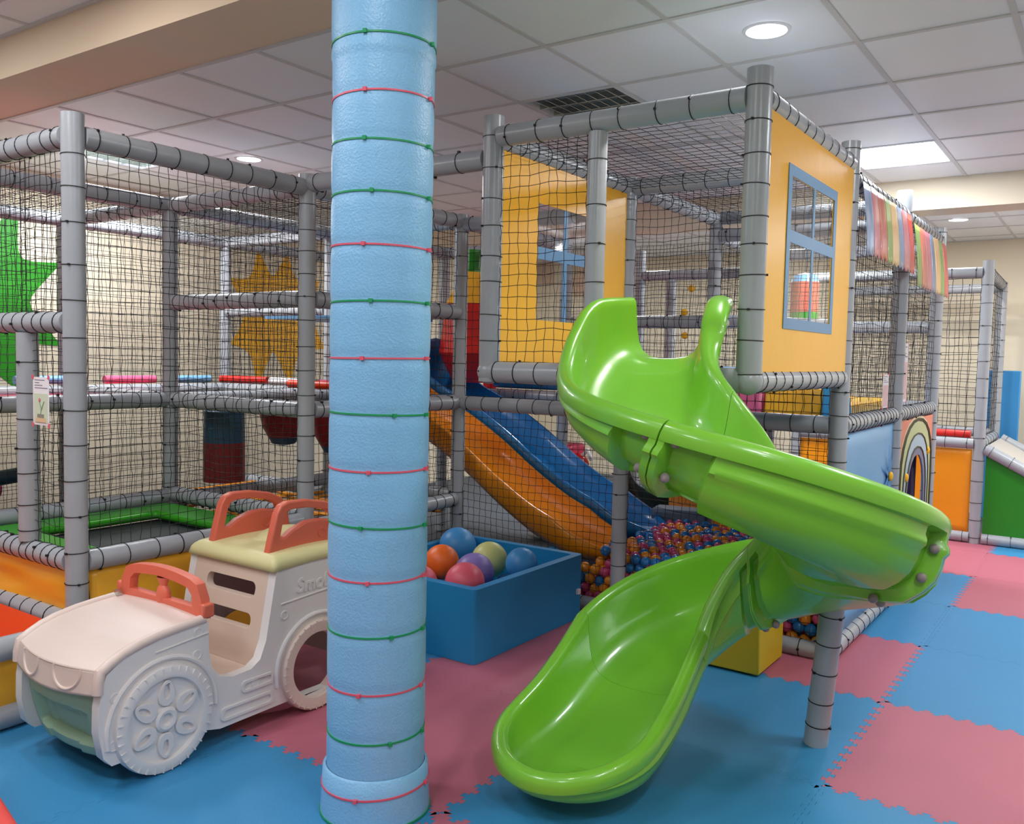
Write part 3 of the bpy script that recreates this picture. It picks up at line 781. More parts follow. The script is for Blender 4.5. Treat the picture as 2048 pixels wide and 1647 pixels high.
for x in (X1, X2):
    mb = MB(); mb.sphere((x, Y1, ZB), .056, 20, 12); mb.build('corner_joint', M_grey, tw)
net(tw, (X2+.05, Y1, ZB+.05), (.50, 0, 0), (0, 0, ZU-ZB-.09), cell=.049); 
net(tw, (X2, Y1, ZU-.02), (X1-X2, 0, 0), (0, Y2-Y1, 0), name='roof_net', cell=.062); net(tw, (X2, Y2, ZU-.02), (X1-X2, 0, 0), (0, Y3-Y2, 0), name='roof_net', cell=.062)
net(tw, (X2+.05, Y2, 1.30), (X1-X2-.1, 0, 0), (0, 0, ZU-1.35), cell=.045)
net(tw, (X1-.04, Y2-.0, ZB-.24), (-1.1, 0, 0), (0, 0, .2), cell=.05)
def win_wall(x, wy0, wy1, wz0, wz1, name, fw, side, frame_all):
    W, H_ = Y2-Y1-.10, ZU-ZB-.07; y0, z0 = Y1+.05, ZB+.035
    mb = MB(); mb.plate([[(y0, z0), (y0+W, z0), (y0+W, z0+H_), (y0, z0+H_)], [(wy0, wz0), (wy0, wz1), (wy1, wz1), (wy1, wz0)]],
                        lambda y, z, t_: Vector((x+side*(.012-.008*math.sin((y-y0)/W*PI)*0)-t_*side, y, z)), .005)
    p = mb.build(name, M_yel, tw, smooth=False); p['label'] = 'yellow vinyl wall with a window cut in it'
    mb = MB(); my, mz = (wy0+wy1)/2, wz0+(wz1-wz0)*.58
    if frame_all:
        e = fw
        mb.plate([[(wy0-e, wz0-e), (wy1+e, wz0-e), (wy1+e, wz1+e), (wy0-e, wz1+e)],
                  [(wy0, wz0), (wy0, mz-e*.55), (my-e*.3, mz-e*.55), (my-e*.3, wz0)], [(my+e*.3, wz0), (my+e*.3, mz-e*.55), (wy1, mz-e*.55), (wy1, wz0)],
                  [(wy0, mz+e*.55), (wy0, wz1), (my-e*.3, wz1), (my-e*.3, mz+e*.55)], [(my+e*.3, mz+e*.55), (my+e*.3, wz1), (wy1, wz1), (wy1, mz+e*.55)]],
                 lambda y, z, t_: Vector((x+side*.013+t_*side, y, z)), .003)
    else:
        mb.box((x+side*.006, my, (wz0+wz1)/2), (.004, .035, wz1-wz0)); mb.box((x+side*.0065, my, mz), (.004, wy1-wy0, .06))
    mb.build('window_bars', M_frameblue, p, smooth=False)
    mb = MB(); mb.box((x+side*.004, my, (wz0+wz1)/2), (.002, wy1-wy0+.02, wz1-wz0+.02)); mb.build('clear_film', M_film, p, smooth=False)
M_film = bpy.data.materials.new('clear_window_film'); M_film.use_nodes = True
_n = M_film.node_tree; _b = _n.nodes['Principled BSDF']; _n.nodes.remove(_b)
_t = _n.nodes.new('ShaderNodeBsdfTransparent'); _g = _n.nodes.new('ShaderNodeBsdfGlossy'); _g.inputs['Roughness'].default_value = .06
_x = _n.nodes.new('ShaderNodeMixShader'); _x.inputs[0].default_value = .10
_n.links.new(_t.outputs[0], _x.inputs[1]); _n.links.new(_g.outputs[0], _x.inputs[2]); _n.links.new(_x.outputs[0], _n.nodes['Material Output'].inputs[0])
win_wall(X1+.02, 3.65, 4.29, 1.745, 2.325, 'window_wall', .046, 1, True)
win_wall(X2, 3.69, 4.24, 1.745, 2.325, 'window_wall', .04, 1, False)

# -- playhouse side at the right
ph_ = thing('playhouse_frame', 'right side of the play frame with blue wall panel, rainbow doorway and upper nets', 'play frame', (X1, Y3, 0))
post(ph_, X1, Y3, .001, 2.66, step=.125); post(ph_, X1, Y4, .001, 2.60, step=.13); post(ph_, X2, Y4, .001, 2.5)
for a, b in ((Y2, Y3), (Y3, Y4)):
    rail(ph_, (X1, a, 2.50), (X1, b, 2.50), step=.11); rail(ph_, (X1, a, 1.24), (X1, b, 1.24), step=.085); rail(ph_, (X1, a, .045), (X1, b, .045), step=.125)
    net(ph_, (X1, a+.05, 1.29), (0, b-a-.1, 0), (0, 0, 1.17), cell=.045)
rail(ph_, (X1, Y4, 2.45), (X2, Y4, 2.45)); rail(ph_, (X1, Y4, 1.24), (X2, Y4, 1.24)); rail(ph_, (X2, Y2, 1.24), (X2, Y4, 1.24)); rail(ph_, (X1, Y4, .045), (X2, Y4, .045)); rail(ph_, (X1, Y4, 1.85), (X2, Y4, 1.85))
rail(ph_, (X2, Y3, 2.45), (X2, Y4, 2.45))
net(ph_, (X2+.05, Y4, 1.29), (X1-X2-.1, 0, 0), (0, 0, 1.1), cell=.05); net(ph_, (X2, Y3+.05, 1.29), (0, Y4-Y3-.1, 0), (0, 0, 1.1), cell=.05)
sheet(ph_, 'blue_wall_panel', (X1+.004, Y2+.05, .09), (0, Y3-Y2-.1, 0), (0, 0, 1.10), M_ltblue, wr=.012, seed=2)
# painted marks on the blue panel
mb = MB()
for k in range(7):
    a = k*.9; c = (5.86, .86)
    mb.plate([[(c[0]+.02*math.cos(a+1.57), c[1]+.02*math.sin(a+1.57)), (c[0]+.2*math.cos(a), c[1]+.2*math.sin(a)), (c[0]-.02*math.cos(a+1.57), c[1]-.02*math.sin(a+1.57))]], lambda y, z, t_: Vector((X1+.021+t_, y, z)), .001)
mb.build('painted_leaves', mat('panel_blue_paint', (78, 146, 204), .5), ph_, smooth=False)
# rainbow doorway panel, pointed arches
def arch_loop(half, top, yc, z0, n=12):
    out = [(yc-half, z0)]
    for k in range(n+1):
        a = PI-PI*k/n; out.append((yc+half*math.copysign(abs(math.cos(a))**.9, math.cos(a)), top-.42+.42*max(0, math.sin(a))**.8))
    out.append((yc+half, z0)); return out
yc = (Y3+Y4)/2+.03
bands = [(.61, 1.19, (232, 138, 112), 'orange_band'), (.595, 1.205, (232, 214, 176), 'cream_band'), (.545, 1.175, (196, 204, 150), 'green_band'), (.455, 1.08, (178, 200, 214), 'pale_blue_band'), (.37, .985, (122, 124, 150), 'grey_violet_band')]
rp = thing('rainbow_doorway', 'rainbow arch doorway panel with a dark opening at the end of the playhouse', 'doorway panel', (X1, yc, .09))
for k, (h, top, c, nm) in enumerate(bands):
    inner = bands[k+1][0:2] if k < 4 else (.315, .93)
    if k == 0: outer = [(Y3+.05, .09), (Y3+.05, 1.19), (Y4-.05, 1.19), (Y4-.05, .09)]
    else: outer = arch_loop(h, top, yc, .09)
    inn = arch_loop(inner[0]*1.0-(.012 if k == 0 else 0), inner[1]-(.02 if k == 0 else 0), yc, .0905)
    # open ring: outer then inner reversed
    if k == 0:
        L = [(Y3+.05, .09), (Y3+.05, 1.19), (Y4-.05, 1.19), (Y4-.05, .09)]+inn[::-1]
    else: L = outer+inn[::-1]
    mb = MB(); mb.plate([L[::-1]], lambda y, z, t_, k=k: Vector((X1+.012+t_+.0008*k, y, z)), .012)
    mb.build(nm, mat('arch_'+nm, c, .5), rp, smooth=False)
    if k < 4:
        ob = MB(); ob.tube([(X1+.026+.001*k, y, z) for y, z in inn], .006, 6); ob.build('outline', mat('arch_line', (74, 70, 40), .6), rp)
for y, z, q in ((yc-.36, .80, 0), (yc+.40, .93, 0)):
    mb = MB(); mb.sphere((X1+.03, y, z), .03, 14, 8, (.5, 1, 1)); mb.build('yellow_button', M_my, rp)
mb = MB(); mb.sphere((X1+.03, 5.86, .86), .03, 14, 8, (.5, 1, 1)); mb.build('yellow_button', M_my, ph_)
# padded tunnel pieces behind the opening
for k, (m, y) in enumerate(((mat('dark_violet_vinyl', (60, 44, 78), .5), yc+.02), (mat('purple_vinyl', (96, 60, 92), .5), yc+.10), (mat('mauve_vinyl', (176, 130, 170), .5), yc+.18))):
    mb = MB(); mb.box((X1-.11-.02*k, 7.02+.085*k, .47-.04*k), (.16, .075, .90-.08*k)); tag(mb.build('tunnel_pad', m, origin=(X1-.11, 7.02+.085*k, .02), bevel=.02), ['dark violet pad, left of three inside the rainbow doorway', 'purple pad, middle of three inside the rainbow doorway', 'mauve pad, right of three inside the rainbow doorway'][k], 'pad')

# striped awnings
def awning(y0, y1, z0, z1, cols, label):
    t_ = thing('striped_awning', label, 'awning', (X1+.05, y0, z1)); n = len(cols); wd = (y1-y0)/n
    for k, c in enumerate(cols):
        ya, yb = y0+wd*k, y0+wd*(k+1); nb = 6; L = []
        def zb(y):
            u = (y-y0)/(y1-y0)*14; f = abs((u % 1)-.5)*2; return z0-.02*f
        mb = MB()
        def fn(u, v):
            y = ya+(yb-ya)*u; zt = z1; z = zt+(zb(y)-zt)*v
            return Vector((X1+.052+.035*math.sin(v*1.6)+.002*math.sin(y*22), y, z))
        mb.grid(fn, 10, 10); o = mb.build('stripe', mat('awning_%d_%d_%d' % c, c, .3, coat=.3), t_, solid=.002)
bl, pk, rd, gn, pe = (126, 156, 196), (214, 120, 132), (206, 84, 62), (142, 180, 80), (244, 200, 130)
awning(4.73, 5.98, 2.14, 2.49, [bl, pk, rd, gn, pe, bl, pk, (220, 48, 34)], 'striped awning of red, green, peach and blue vinyl, the nearer of the two')
awning(6.08, 7.30, 2.08, 2.46, [gn, (218, 110, 90), pk, bl, pe, gn, (216, 84, 74)], 'striped awning starting with green, the farther of the two')

# paper signs
def sign(cx, cy, z0, z1, wd, axis, label, pic):
    t_ = thing('paper_sign', label, 'sign', (cx, cy, z0))
    def fr(u, v, d): return Vector((cx+u, cy-d, v)) if axis == 'x' else Vector((cx+d, cy+u, v))
    def rect(name, u0, v0, u1, v1, d, m):
        mb = MB(); mb.plate([[(u0, v0), (u1, v0), (u1, v1), (u0, v1)]], lambda u, v, t2_: fr(u, v, d+t2_), .0012); return mb.build(name, m, t_, smooth=False)
    rect('sheet', -wd/2, z0, wd/2, z1, 0, M_paper); H_ = z1-z0
    tx = MB()
    for k, (a, b) in enumerate(((.12, .75), (.12, .4), (.12, .6), (.12, .92))):
        v = z1-H_*(.07+.055*k); tx.plate([[(-wd/2+wd*a, v), (-wd/2+wd*b, v), (-wd/2+wd*b, v+H_*.016), (-wd/2+wd*a, v+H_*.016)]], lambda u, v_, t2_: fr(u, v_, .0014+t2_), .0004)
    tx.build('text_lines', M_ink, t_, smooth=False)
    if pic:
        rect('picture', -wd*.42, z0+H_*.05, wd*.42, z0+H_*.66, .0014, M_greenp)
        rect('caption_bar', -wd*.3, z0+H_*.06, wd*.32, z0+H_*.15, .003, mat('tan_print', (222, 190, 150), .7))
        rect('pot', -wd*.2, z0+H_*.16, wd*.2, z0+H_*.23, .003, mat('grey_print', (140, 136, 124), .7))
        st = MB(); st.tube([fr(0, z0+H_*.22, .003), fr(.006, z0+H_*.35, .003), fr(-.008, z0+H_*.48, .003)], .002, 5); st.tube([fr(.004, z0+H_*.3, .003), fr(.03, z0+H_*.5, .003)], .002, 5); st.build('plant_stem', mat('green_print', (120, 160, 120), .7), t_)
        fl = MB(); fl.sphere(fr(-.008, z0+H_*.52, .003), .01, 8, 6, (1, .2, 1)); fl.build('flower', mat('rose_print', (200, 120, 120), .7), t_)
    else: rect('picture', -wd*.4, z0+H_*.05, wd*.4, z0+H_*.68, .0014, M_skinp)
    for u in (-wd/2, wd/2):
        for v in (z0, z1):
            mb = MB(); mb.plate([[(u-.010, v-.006), (u+.006, v-.012), (u+.011, v+.004), (u-.004, v+.012)]], lambda a, b, c: fr(a, b, .002+c), .0012); mb.build('tape', M_tiep, t_, smooth=False)
sign(-3.872, Y0-.052, 1.215, 1.425, .135, 'x', 'paper sign with a small plant picture taped to the left net', True)
sign(X1+.03, 5.59, 1.30, 1.50, .15, 'y', 'narrow pinkish paper sign on the net, left of the awning post', False)
sign(X1+.03, 6.13, 1.32, 1.70, .17, 'y', 'taller paper sign on the net, right of the awning post', False)

# -- far toddler area
fa = thing('toddler_cage', 'far netted cage with an orange skirt at the right', 'play frame', (-1.0, Y5, 0))
YC = 9.95
post(fa, -1.0, Y5, .001, 2.48, step=.17); post(fa, -1.02, YC, .001, 2.40, step=.16); post(fa, -2.6, Y5, .001, 2.4); post(fa, -2.6, YC, .001, 2.4)
for z, y in ((2.38, Y5), (.88, Y5), (.05, Y5), (2.34, YC), (.9, YC)): rail(fa, (-1.0, y, z), (-2.6, y, z), step=.2)
rail(fa, (-1.0, Y5, 2.38), (-1.02, YC, 2.36), step=.1); rail(fa, (-1.0, Y5, .88), (-1.02, YC, .88), step=.2)
net(fa, (-2.55, Y5, .93), (1.5, 0, 0), (0, 0, 1.40), cell=.075, r=.0026, amp=.012); net(fa, (-2.55, YC, .95), (1.5, 0, 0), (0, 0, 1.35), cell=.075, r=.0026); net(fa, (-1.01, Y5+.05, .93), (0, 1.2, 0), (0, 0, 1.38), cell=.075, r=.0026)
sheet(fa, 'orange_skirt', (-2.55, Y5-.01, .09), (1.50, 0, 0), (0, 0, .74), M_orange, wr=.01)
mb = MB(); mb.tube([(-2.5, Y5+.08, .95), (-1.08, Y5+.08, .95)], .04, 14); tag(mb.build('foam_roll', M_red, origin=(-1.8, Y5+.08, .95)), 'red foam roll lying on the rail above the orange skirt', 'foam roll')
mb = MB(); mb.box((-.98, YC+.2, .765), (.30, .06, 1.52)); tag(mb.build('blue_pad', mat('mid_blue_vinyl', (60, 144, 206), .4), origin=(-.98, YC+.2, 0), bevel=.01), 'upright blue pad behind the far right cage', 'pad')
rmp = thing('padded_ramp', 'light grey ramp with green side wall sloping down at the far right edge', 'ramp', (-.9, Y5, 0))
mb = MB(); mb.add([(-.95, Y5-.0, .86), (.6, Y5-.0, .02), (.6, Y5+1.2, .02), (-.95, Y5+1.2, .86), (-.95, Y5, .80), (.6, Y5, -.01), (.6, Y5+1.2, -.01), (-.95, Y5+1.2, .80)],
       [(0, 1, 2, 3), (7, 6, 5, 4), (0, 4, 5, 1), (1, 5, 6, 2), (2, 6, 7, 3), (3, 7, 4, 0)]); mb.build('ramp_surface', mat('pale_grey_vinyl', (196, 190, 182), .5), rmp, smooth=False)
member(rmp, 'rail', (-.95, Y5, .84), (.62, Y5, .02), step=.17, r=.05); member(rmp, 'rail', (-.94, Y5, .045), (.9, Y5, .045), step=.18); member(rmp, 'rail', (-.95, Y5+1.2, .86), (.62, Y5+1.2, .04), step=.17)
mb = MB(); mb.plate([[(-.94, .09), (.40, .09), (-.94, .80)]], lambda x, z, t_: Vector((x, Y5+.0+t_, z)), .01); mb.build('green_side', M_dgreen, rmp, smooth=False)

# ------------------------------------------------------------------ wave slides in the pit
def wave_slide(name, y0, y1, m, label, dz, hood):
    t_ = thing(name, label, 'slide', (-4.9, y0, 1.2)); path = [(-5.0, 1.32+dz), (-4.72, 1.27+dz), (-4.4, 1.10+dz), (-4.1, .97+dz), (-3.8, .80+dz), (-3.5, .60+dz), (-3.2, .43+dz), (-2.95, .34+dz), (-2.75, .31+dz), (-2.6, .29+dz)]
    tab = [(p[0], p[1]) for p in path]; rings = []
    n = 40; wy = y1-y0
    for k in range(n+1):
        x = -4.70+2.08*k/n; z = smooth_interp(tab, x); e = 1 if k < n*.86 else math.cos((k/n-.86)/.14*1.35)
        yc_ = (y0+y1)/2; h = .17*(1 if k < n*.8 else max(.25, 1-(k/n-.8)/.2*.75)); ww = wy/2*(.35+.65*e)
        pr_ = [(-1, h), (-.97, h+.012), (-.9, h+.012), (-.86, h*.8), (-.8, .35*h), (-.6, .05*h), (-.25, 0), (0, .10*h), (.25, 0), (.6, .05*h), (.8, .35*h), (.86, h*.8), (.9, h+.012), (.97, h+.012), (1, h), (1, h-.04), (.9, .2*h), (.7, -.03), (0, -.035), (-.7, -.03), (-.9, .2*h), (-1, h-.04)]
        rings.append([Vector((x, yc_+a*ww, z+b)) for a, b in pr_])
    mb = MB(); mb.sweep(rings); mb.build('chute', m, t_, angle=60)
    if hood:
        mb = MB(); mb.plate([[(y0+.02, 1.28), (y1-.02, 1.28), (y1-.02, 1.55), (y1-.1, 1.66), ((y0+y1)/2, 1.70), (y0+.1, 1.66), (y0+.02, 1.55)][::1]], lambda y, z, q: Vector((-4.75+q, y, z)), .05); mb.build('hood', m, t_, bevel=.015)
wave_slide('wave_slide', 4.84, 5.36, M_oran, 'orange wavy slide running down into the ball pit, nearer lane', -.04, False)
wave_slide('wave_slide', 5.38, 5.94, M_blue, 'blue wavy slide running down into the ball pit, farther lane', .02, True)

# ------------------------------------------------------------------ pit balls
BALLC = [('blue', mat('ball_blue', (34, 126, 198), .22, coat=.3)), ('orange', mat('ball_orange', (244, 150, 34), .22, coat=.3)), ('pink', mat('ball_pink', (214, 76, 122), .22, coat=.3))]
random.seed(21); BR = .0345
cands = []
for ly in range(7):
    yy = Y2+.085; row = 0
    while yy < Y3+.0:
        xx = -3.35+(.035 if (row+ly) % 2 else 0)
        while xx < X1-.08:
            hgt = .36-.05*ly
            front = yy < Y2+.28
            base = .33+.035*noise.noise(Vector((xx*3, yy*3, 0)))-(.10 if yy < Y2+.12 else 0)+.02*(yy-Y2)
            z = base-.056*ly
            if z > BR+.002 and (ly == 0 or front) and not (ly > 0 and yy > Y2+.2):
                sl_ = xx < -2.62 and yy > Y2+.10 and z < 1.6*(-2.45-xx)
                if not (xx < -2.66 and yy > Y2+.12):
                    cands.append((yy, xx+random.uniform(-.003, .003), yy+random.uniform(-.003, .003), z+random.uniform(-.010, .014)))
            xx += .0705
        yy += .061; row += 1
cands.sort(key=lambda c: math.hypot(c[1], c[2]))
vis = [c for c in cands if not (c[1] > -1.62 and c[2] > Y2+.3)]
pick = vis[:292]; rest = [c for c in cands if c not in set(pick)]
BM = {}
for nm, m in BALLC:
    mb = MB(); mb.sphere((0, 0, 0), BR, 20, 12); o = mb.build('pit_ball', m); BM[nm] = o.data; bpy.data.objects.remove(o)
for c in pick:
    nm = random.choice(['blue', 'orange', 'pink'])
    o = bpy.data.objects.new('pit_ball', BM[nm]); COL.objects.link(o); o.location = c[1:]; o.rotation_euler = (random.random()*6, random.random()*6, 0)
    tag(o, 'small shiny %s plastic ball in the ball pit' % nm, 'ball', '%s balls in the ball pit' % nm)
mb = MB()
for c in rest: mb.mi = random.randrange(3); mb.sphere(c[1:], BR, 12, 8)
if mb.v: tag(mb.build('pit_ball_pile', [m for _, m in BALLC]), 'heap of blue, orange and pink plastic balls under the play deck', 'balls', None, 'stuff')
mb = MB(); mb.box((-2.4, 5.4, .06), (2.2, 1.1, .12)); tag(mb.build('pit_floor_pad', M_bin, origin=(-2.4, 5.4, 0), smooth=False), 'blue pad under the balls of the pit', 'pad')

# toys and fabric behind the pit
mb = MB(); fr = lambda x, z, q: Vector((x, 6.35+q, z))
tt = thing('play_tent', 'orange pop-up tent leaning behind the ball pit', 'play tent', (-2.8, 6.4, .0))
mb.add([(-3.15, 6.35, .62), (-2.35, 6.3, .05), (-2.3, 6.55, .62), (-2.9, 6.8, .05), (-3.05, 6.4, .58), (-2.75, 6.5, .95)], [(0, 1, 2), (0, 2, 5), (0, 3, 1), (3, 5, 2), (0, 5, 3), (1, 3, 2)]); mb.build('tent_cloth', M_oran, tt, smooth=False)
rt = thing('toy_figure', 'red rounded toy with white patches seen behind the blue slide', 'toy', (-3.5, 6.25, .1))
mb = MB(); mb.sphere((-3.66, 6.30, .44), .19, 24, 14, (1, .8, 1.15)); mb.sphere((-3.70, 6.30, .66), .11, 20, 12, (1, .8, 1)); mb.build('body', M_red, rt)
mb = MB(); mb.sphere((-3.67, 6.17, .62), .062, 16, 10, (.9, .6, 1.5)); mb.build('white_patch', M_paper, rt)
mb = MB(); mb.sphere((-3.59, 6.19, .66), .035, 12, 8, (.7, .6, 1.4)); mb.build('dark_patch', M_black, rt)
mb = MB(); mb.tube([(-3.66, 6.3, .74), (-3.60, 6.3, .80), (-3.56, 6.3, .72)], .02, 8); mb.build('ear', M_paper, rt)
mb = MB(); mb.box((-3.95, 6.4, .72), (.38, .3, .22)); tag(mb.build('pink_block', M_dpink, origin=(-3.95, 6.4, .6), bevel=.03), 'pink foam block on a stack behind the blue slide', 'foam block')
mb = MB(); mb.box((-3.95, 6.4, .31), (.42, .34, .6)); tag(mb.build('white_block', M_paper, origin=(-3.95, 6.4, 0), bevel=.03), 'white block under the pink one behind the blue slide', 'foam block')
db = MB(); db.grid(lambda a, b: Vector((-3.30+.62*a, 6.32+.12*math.sin(a*7+b*2), .12+.55*b*(1-.5*a))), 20, 12); tag(db.build('dark_cloth', mat('dark_green_cloth', (20, 42, 36), .7), origin=(-3.2, 6.2, .1), solid=.01), 'crumpled dark green cloth behind the balls', 'cloth')
mb = MB(); mb.box((-2.62, 6.0, .41), (.42, .2, .12), .2); tag(mb.build('grey_cushion', mat('blue_grey_vinyl', (86, 104, 122), .5), origin=(-2.6, 6, .32), bevel=.03), 'blue-grey cushion lying on the balls at the back', 'cushion')
mb = MB(); mb.tube([(-3.42, 6.55, .0), (-3.42, 6.55, 1.0)], .05, 12); tag(mb.build('lime_pole', mat('lime_vinyl', (150, 178, 30), .45), origin=(-3.3, 6.5, 0)), 'lime green upright pad behind the pit', 'pad')
# hanging coloured column and red bars beyond the left net
cc = thing('hanging_column', 'hanging padded column striped green, yellow, pink and red behind the net', 'hanging toy', (-4.45, 5.9, 1.3))
def colband(name, z0, z1, r0, r1, m):
    mb = MB(); mb.lathe([(r0, z1), (r1, z0)], lambda a, b, c: Vector((-4.42+a, 5.75+b, c)), 10); mb.build(name, m, cc, angle=10)
colband('green_top', 2.24, 2.42, .07, .07, M_dgreen); colband('yellow_band', 1.98, 2.24, .07, .21, M_yel); colband('red_band', 1.58, 1.98, .21, .26, M_red)
colband('lower_band', 1.34, 1.58, .26, .14, mat('deep_red', (176, 20, 30), .4))
for x, lab in ((-4.92, 'red upright padded bar left of the far post'), (-4.62, 'red upright padded bar right of the far post')):
    mb = MB(); mb.tube([(x, 6.3, 1.236), (x, 6.3, 2.35)], .06, 14); tag(mb.build('red_bar', M_red, origin=(x, 6.3, 1.7)), lab, 'padded bar')
mb = MB(); mb.box((-4.1, 6.3, 1.33), (.7, .4, .08)); tag(mb.build('blue_deck_pad', M_blue, origin=(-4.1, 6.3, 1.29), bevel=.02), 'blue pad on the deck below the tower corner', 'pad')
mb = MB(); mb.box((-4.3, 6.55, 1.21), (1.6, .95, .05)); tag(mb.build('far_deck', M_dpink, origin=(-4.2, 6.7, 1.2), smooth=False), 'dark pink deck board behind the wave slides', 'deck')
# cushions on the deck under the tower
for x0, x1, m, lab, zz in ((-1.95, -1.70, M_pink, 'pink wedge cushion on the deck below the tower', 1.40), (-1.69, -1.36, M_yel, 'yellow wedge cushion on the deck below the tower', 1.42)):
    mb = MB(); mb.add([(x0, 4.95, 1.235), (x1, 4.95, 1.235), (x1+.06, 5.5, 1.235), (x0+.06, 5.5, 1.235), (x0, 5.0, zz), (x1, 5.0, zz), (x1, 5.4, zz), (x0, 5.4, zz)], [(0, 1, 5, 4), (1, 2, 6, 5), (2, 3, 7, 6), (3, 0, 4, 7), (4, 5, 6, 7), (3, 2, 1, 0)])
    tag(mb.build('wedge_cushion', m, origin=(x0, 4.95, 1.235), bevel=.02), lab, 'cushion')
mb = MB(); mb.plate([[(4.9, 1.24), (5.25, 1.24), (5.2, 1.36), (4.98, 1.52), (4.9, 1.55)]], lambda y, z, q: Vector((-1.34+q, y, z)), .08); tag(mb.build('blue_wedge', mat('sky_blue_vinyl', (70, 160, 214), .4), origin=(-1.3, 5, 1.24), bevel=.01), 'light blue wedge on the deck behind the corner post', 'cushion')
mb = MB(); mb.box((-1.62, 6.3, 1.275), (.5, 1.4, .07)); tag(mb.build('orange_deck_pad', M_yel, origin=(-1.6, 6.3, 1.24), bevel=.015), 'yellow pad lying on the playhouse deck', 'pad')
# striped roll seen through the right window
sr = thing('striped_roller', 'upright roller in coral with a green band, seen through the blue window', 'roller', (-2.0, 6.5, 1.3))
for z0, z1, m in ((1.24, 1.80, M_coral), (1.80, 1.93, M_green), (1.93, 2.15, M_coral)):
    mb = MB(); mb.tube([(-1.95, 6.55, z0), (-1.95, 6.55, z1)], .10, 20); mb.build('band', m, sr)
mb = MB(); mb.lathe([(.10, 2.15), (.08, 2.2), (.0001, 2.22)], lambda a, b, c: Vector((-1.95+a, 6.55+b, c)), 20); mb.build('cap', M_ltblue, sr)
for x, z, lab in ((-2.60, 2.08, 'top small yellow ball tied to the inner net'), (-2.65, 1.91, 'middle small yellow ball tied to the inner net'), (-2.64, 1.74, 'bottom small yellow ball tied to the inner net')):
    mb = MB(); mb.sphere((x, 6.0, z), .026, 12, 8); tag(mb.build('yellow_ball', M_my, origin=(x, 5.98, z)), lab, 'ball')

# ------------------------------------------------------------------ yellow cube
mb = MB(); mb.box((-1.595, 4.38, .185), (.40, .37, .35)); tag(mb.build('foam_cube', mat('mustard_vinyl', (206, 176, 22), .45), origin=(-1.595, 4.38, 0), bevel=.008), 'mustard yellow foam cube on the floor behind the slide', 'foam cube')

# ------------------------------------------------------------------ blue ball box with large balls
bn = thing('ball_box', 'open blue padded box holding large balls, beside the pillar', 'padded box', (-3.05, 3.98, 0))
bx0, bx1, by0, by1 = -3.52, -2.60, 3.46, 4.53; BH = .385; tk = .05
mb = MB()
mb.plate([rrect(bx0, by0, bx1, by1, .03), rrect(bx0+tk, by0+tk, bx1-tk, by1-tk, .02)[::-1]], lambda x, y, z: Vector((x, y, z+.001)), BH)
o = mb.build('side_walls', M_bin, bn, bevel=.012, segs=3)
mb = MB(); mb.box(((bx0+bx1)/2, (by0+by1)/2, .03), (bx1-bx0-.1, by1-by0-.1, .05)); mb.build('base_pad', M_bin, bn, smooth=False)
mb = MB(); mb.box((bx1+.008, by1-.06, .17), (.015, .03, .03)); mb.build('label_tag', M_paper, bn, smooth=False)
def big_ball(p, r, rgb, lab):
    mb = MB(); mb.sphere(p, r, 36, 20); tag(mb.build('large_ball', mat('bigball_%d_%d_%d' % rgb, rgb, .42), origin=p), lab, 'ball', 'large balls in the blue box')
big_ball((-3.147, 3.86, .375), .100, (240, 108, 30), 'large orange ball in the blue box')
big_ball((-3.38, 4.3, .36), .118, (66, 146, 208), 'large blue ball at the back corner of the blue box')
big_ball((-2.920, 3.87, .345), .112, (134, 112, 182), 'large purple ball in the middle of the blue box')
big_ball((-3.02, 4.15, .355), .107, (214, 214, 136), 'large pale yellow ball in the blue box')
big_ball((-2.77, 4.12, .375), .092, (66, 146, 208), 'large blue ball by the right side of the blue box')
big_ball((-2.80, 3.63, .36), .106, (228, 92, 112), 'large pink ball in front in the blue box')
big_ball((-3.10, 3.62, .31), .095, (228, 92, 112), 'large pink ball half hidden behind the pillar')
for q, (x, y, z, r) in enumerate(((-3.33, 3.78, .16, .1), (-3.05, 4.38, .14, .08), (-2.78, 3.87, .14, .09), (-3.28, 4.05, .13, .09))):
    big_ball((x, y, z), r, (30, 96, 150), 'dark blue ball low in the blue box, under the others')

# red block corner in the foreground
mb = MB(); mb.box((-2.62, .98, .15), (1.1, .40, .298), -.22); tag(mb.build('red_block', mat('soft_red_vinyl', (224, 70, 62), .5), origin=(-2.62, .98, 0), bevel=.03, segs=3), 'red foam block cut off at the bottom left corner', 'foam block')
mb = MB(); mb.sphere((-3.02, 2.62, .0315), .031, 16, 10); tag(mb.build('small_ball', M_redor, origin=(-3.02, 2.62, .03)), 'small orange ball on the floor under the toy car', 'ball')

# ------------------------------------------------------------------ toy ride-in car
CXR, CXL, CY0 = -2.835, -3.41, 1.82
car = thing('toy_car', 'white and beige plastic toy car with coral handles and pale yellow roof', 'toy car', ((CXR+CXL)/2, CY0+.4, 0))
FW, RW, WR = (.055, .20), (.80, .20), .20
def circ(c, r, n=36, a0=0): return [(c[0]+r*math.cos(a0+2*PI*k/n), c[1]+r*math.sin(a0+2*PI*k/n)) for k in range(n)]
outline = [(-.150, .095), (-.180, .13), (-.197, .22), (-.195, .31), (-.182, .385), (-.165, .425), (-.11, .462), (-.04, .482), (.06, .502), (.19, .520), (.245, .518), (.25, .40), (.262, .335), (.30, .285), (.36, .268), (.45, .272), (.495, .30), (.525, .37), (.55, .50), (.578, .648), (.62, .665), (1.00, .665), (1.05, .64), (1.08, .45), (1.08, .25), (1.03, .10), (.96, .075), (.66, .078), (.30, .075), (.24, .09)]
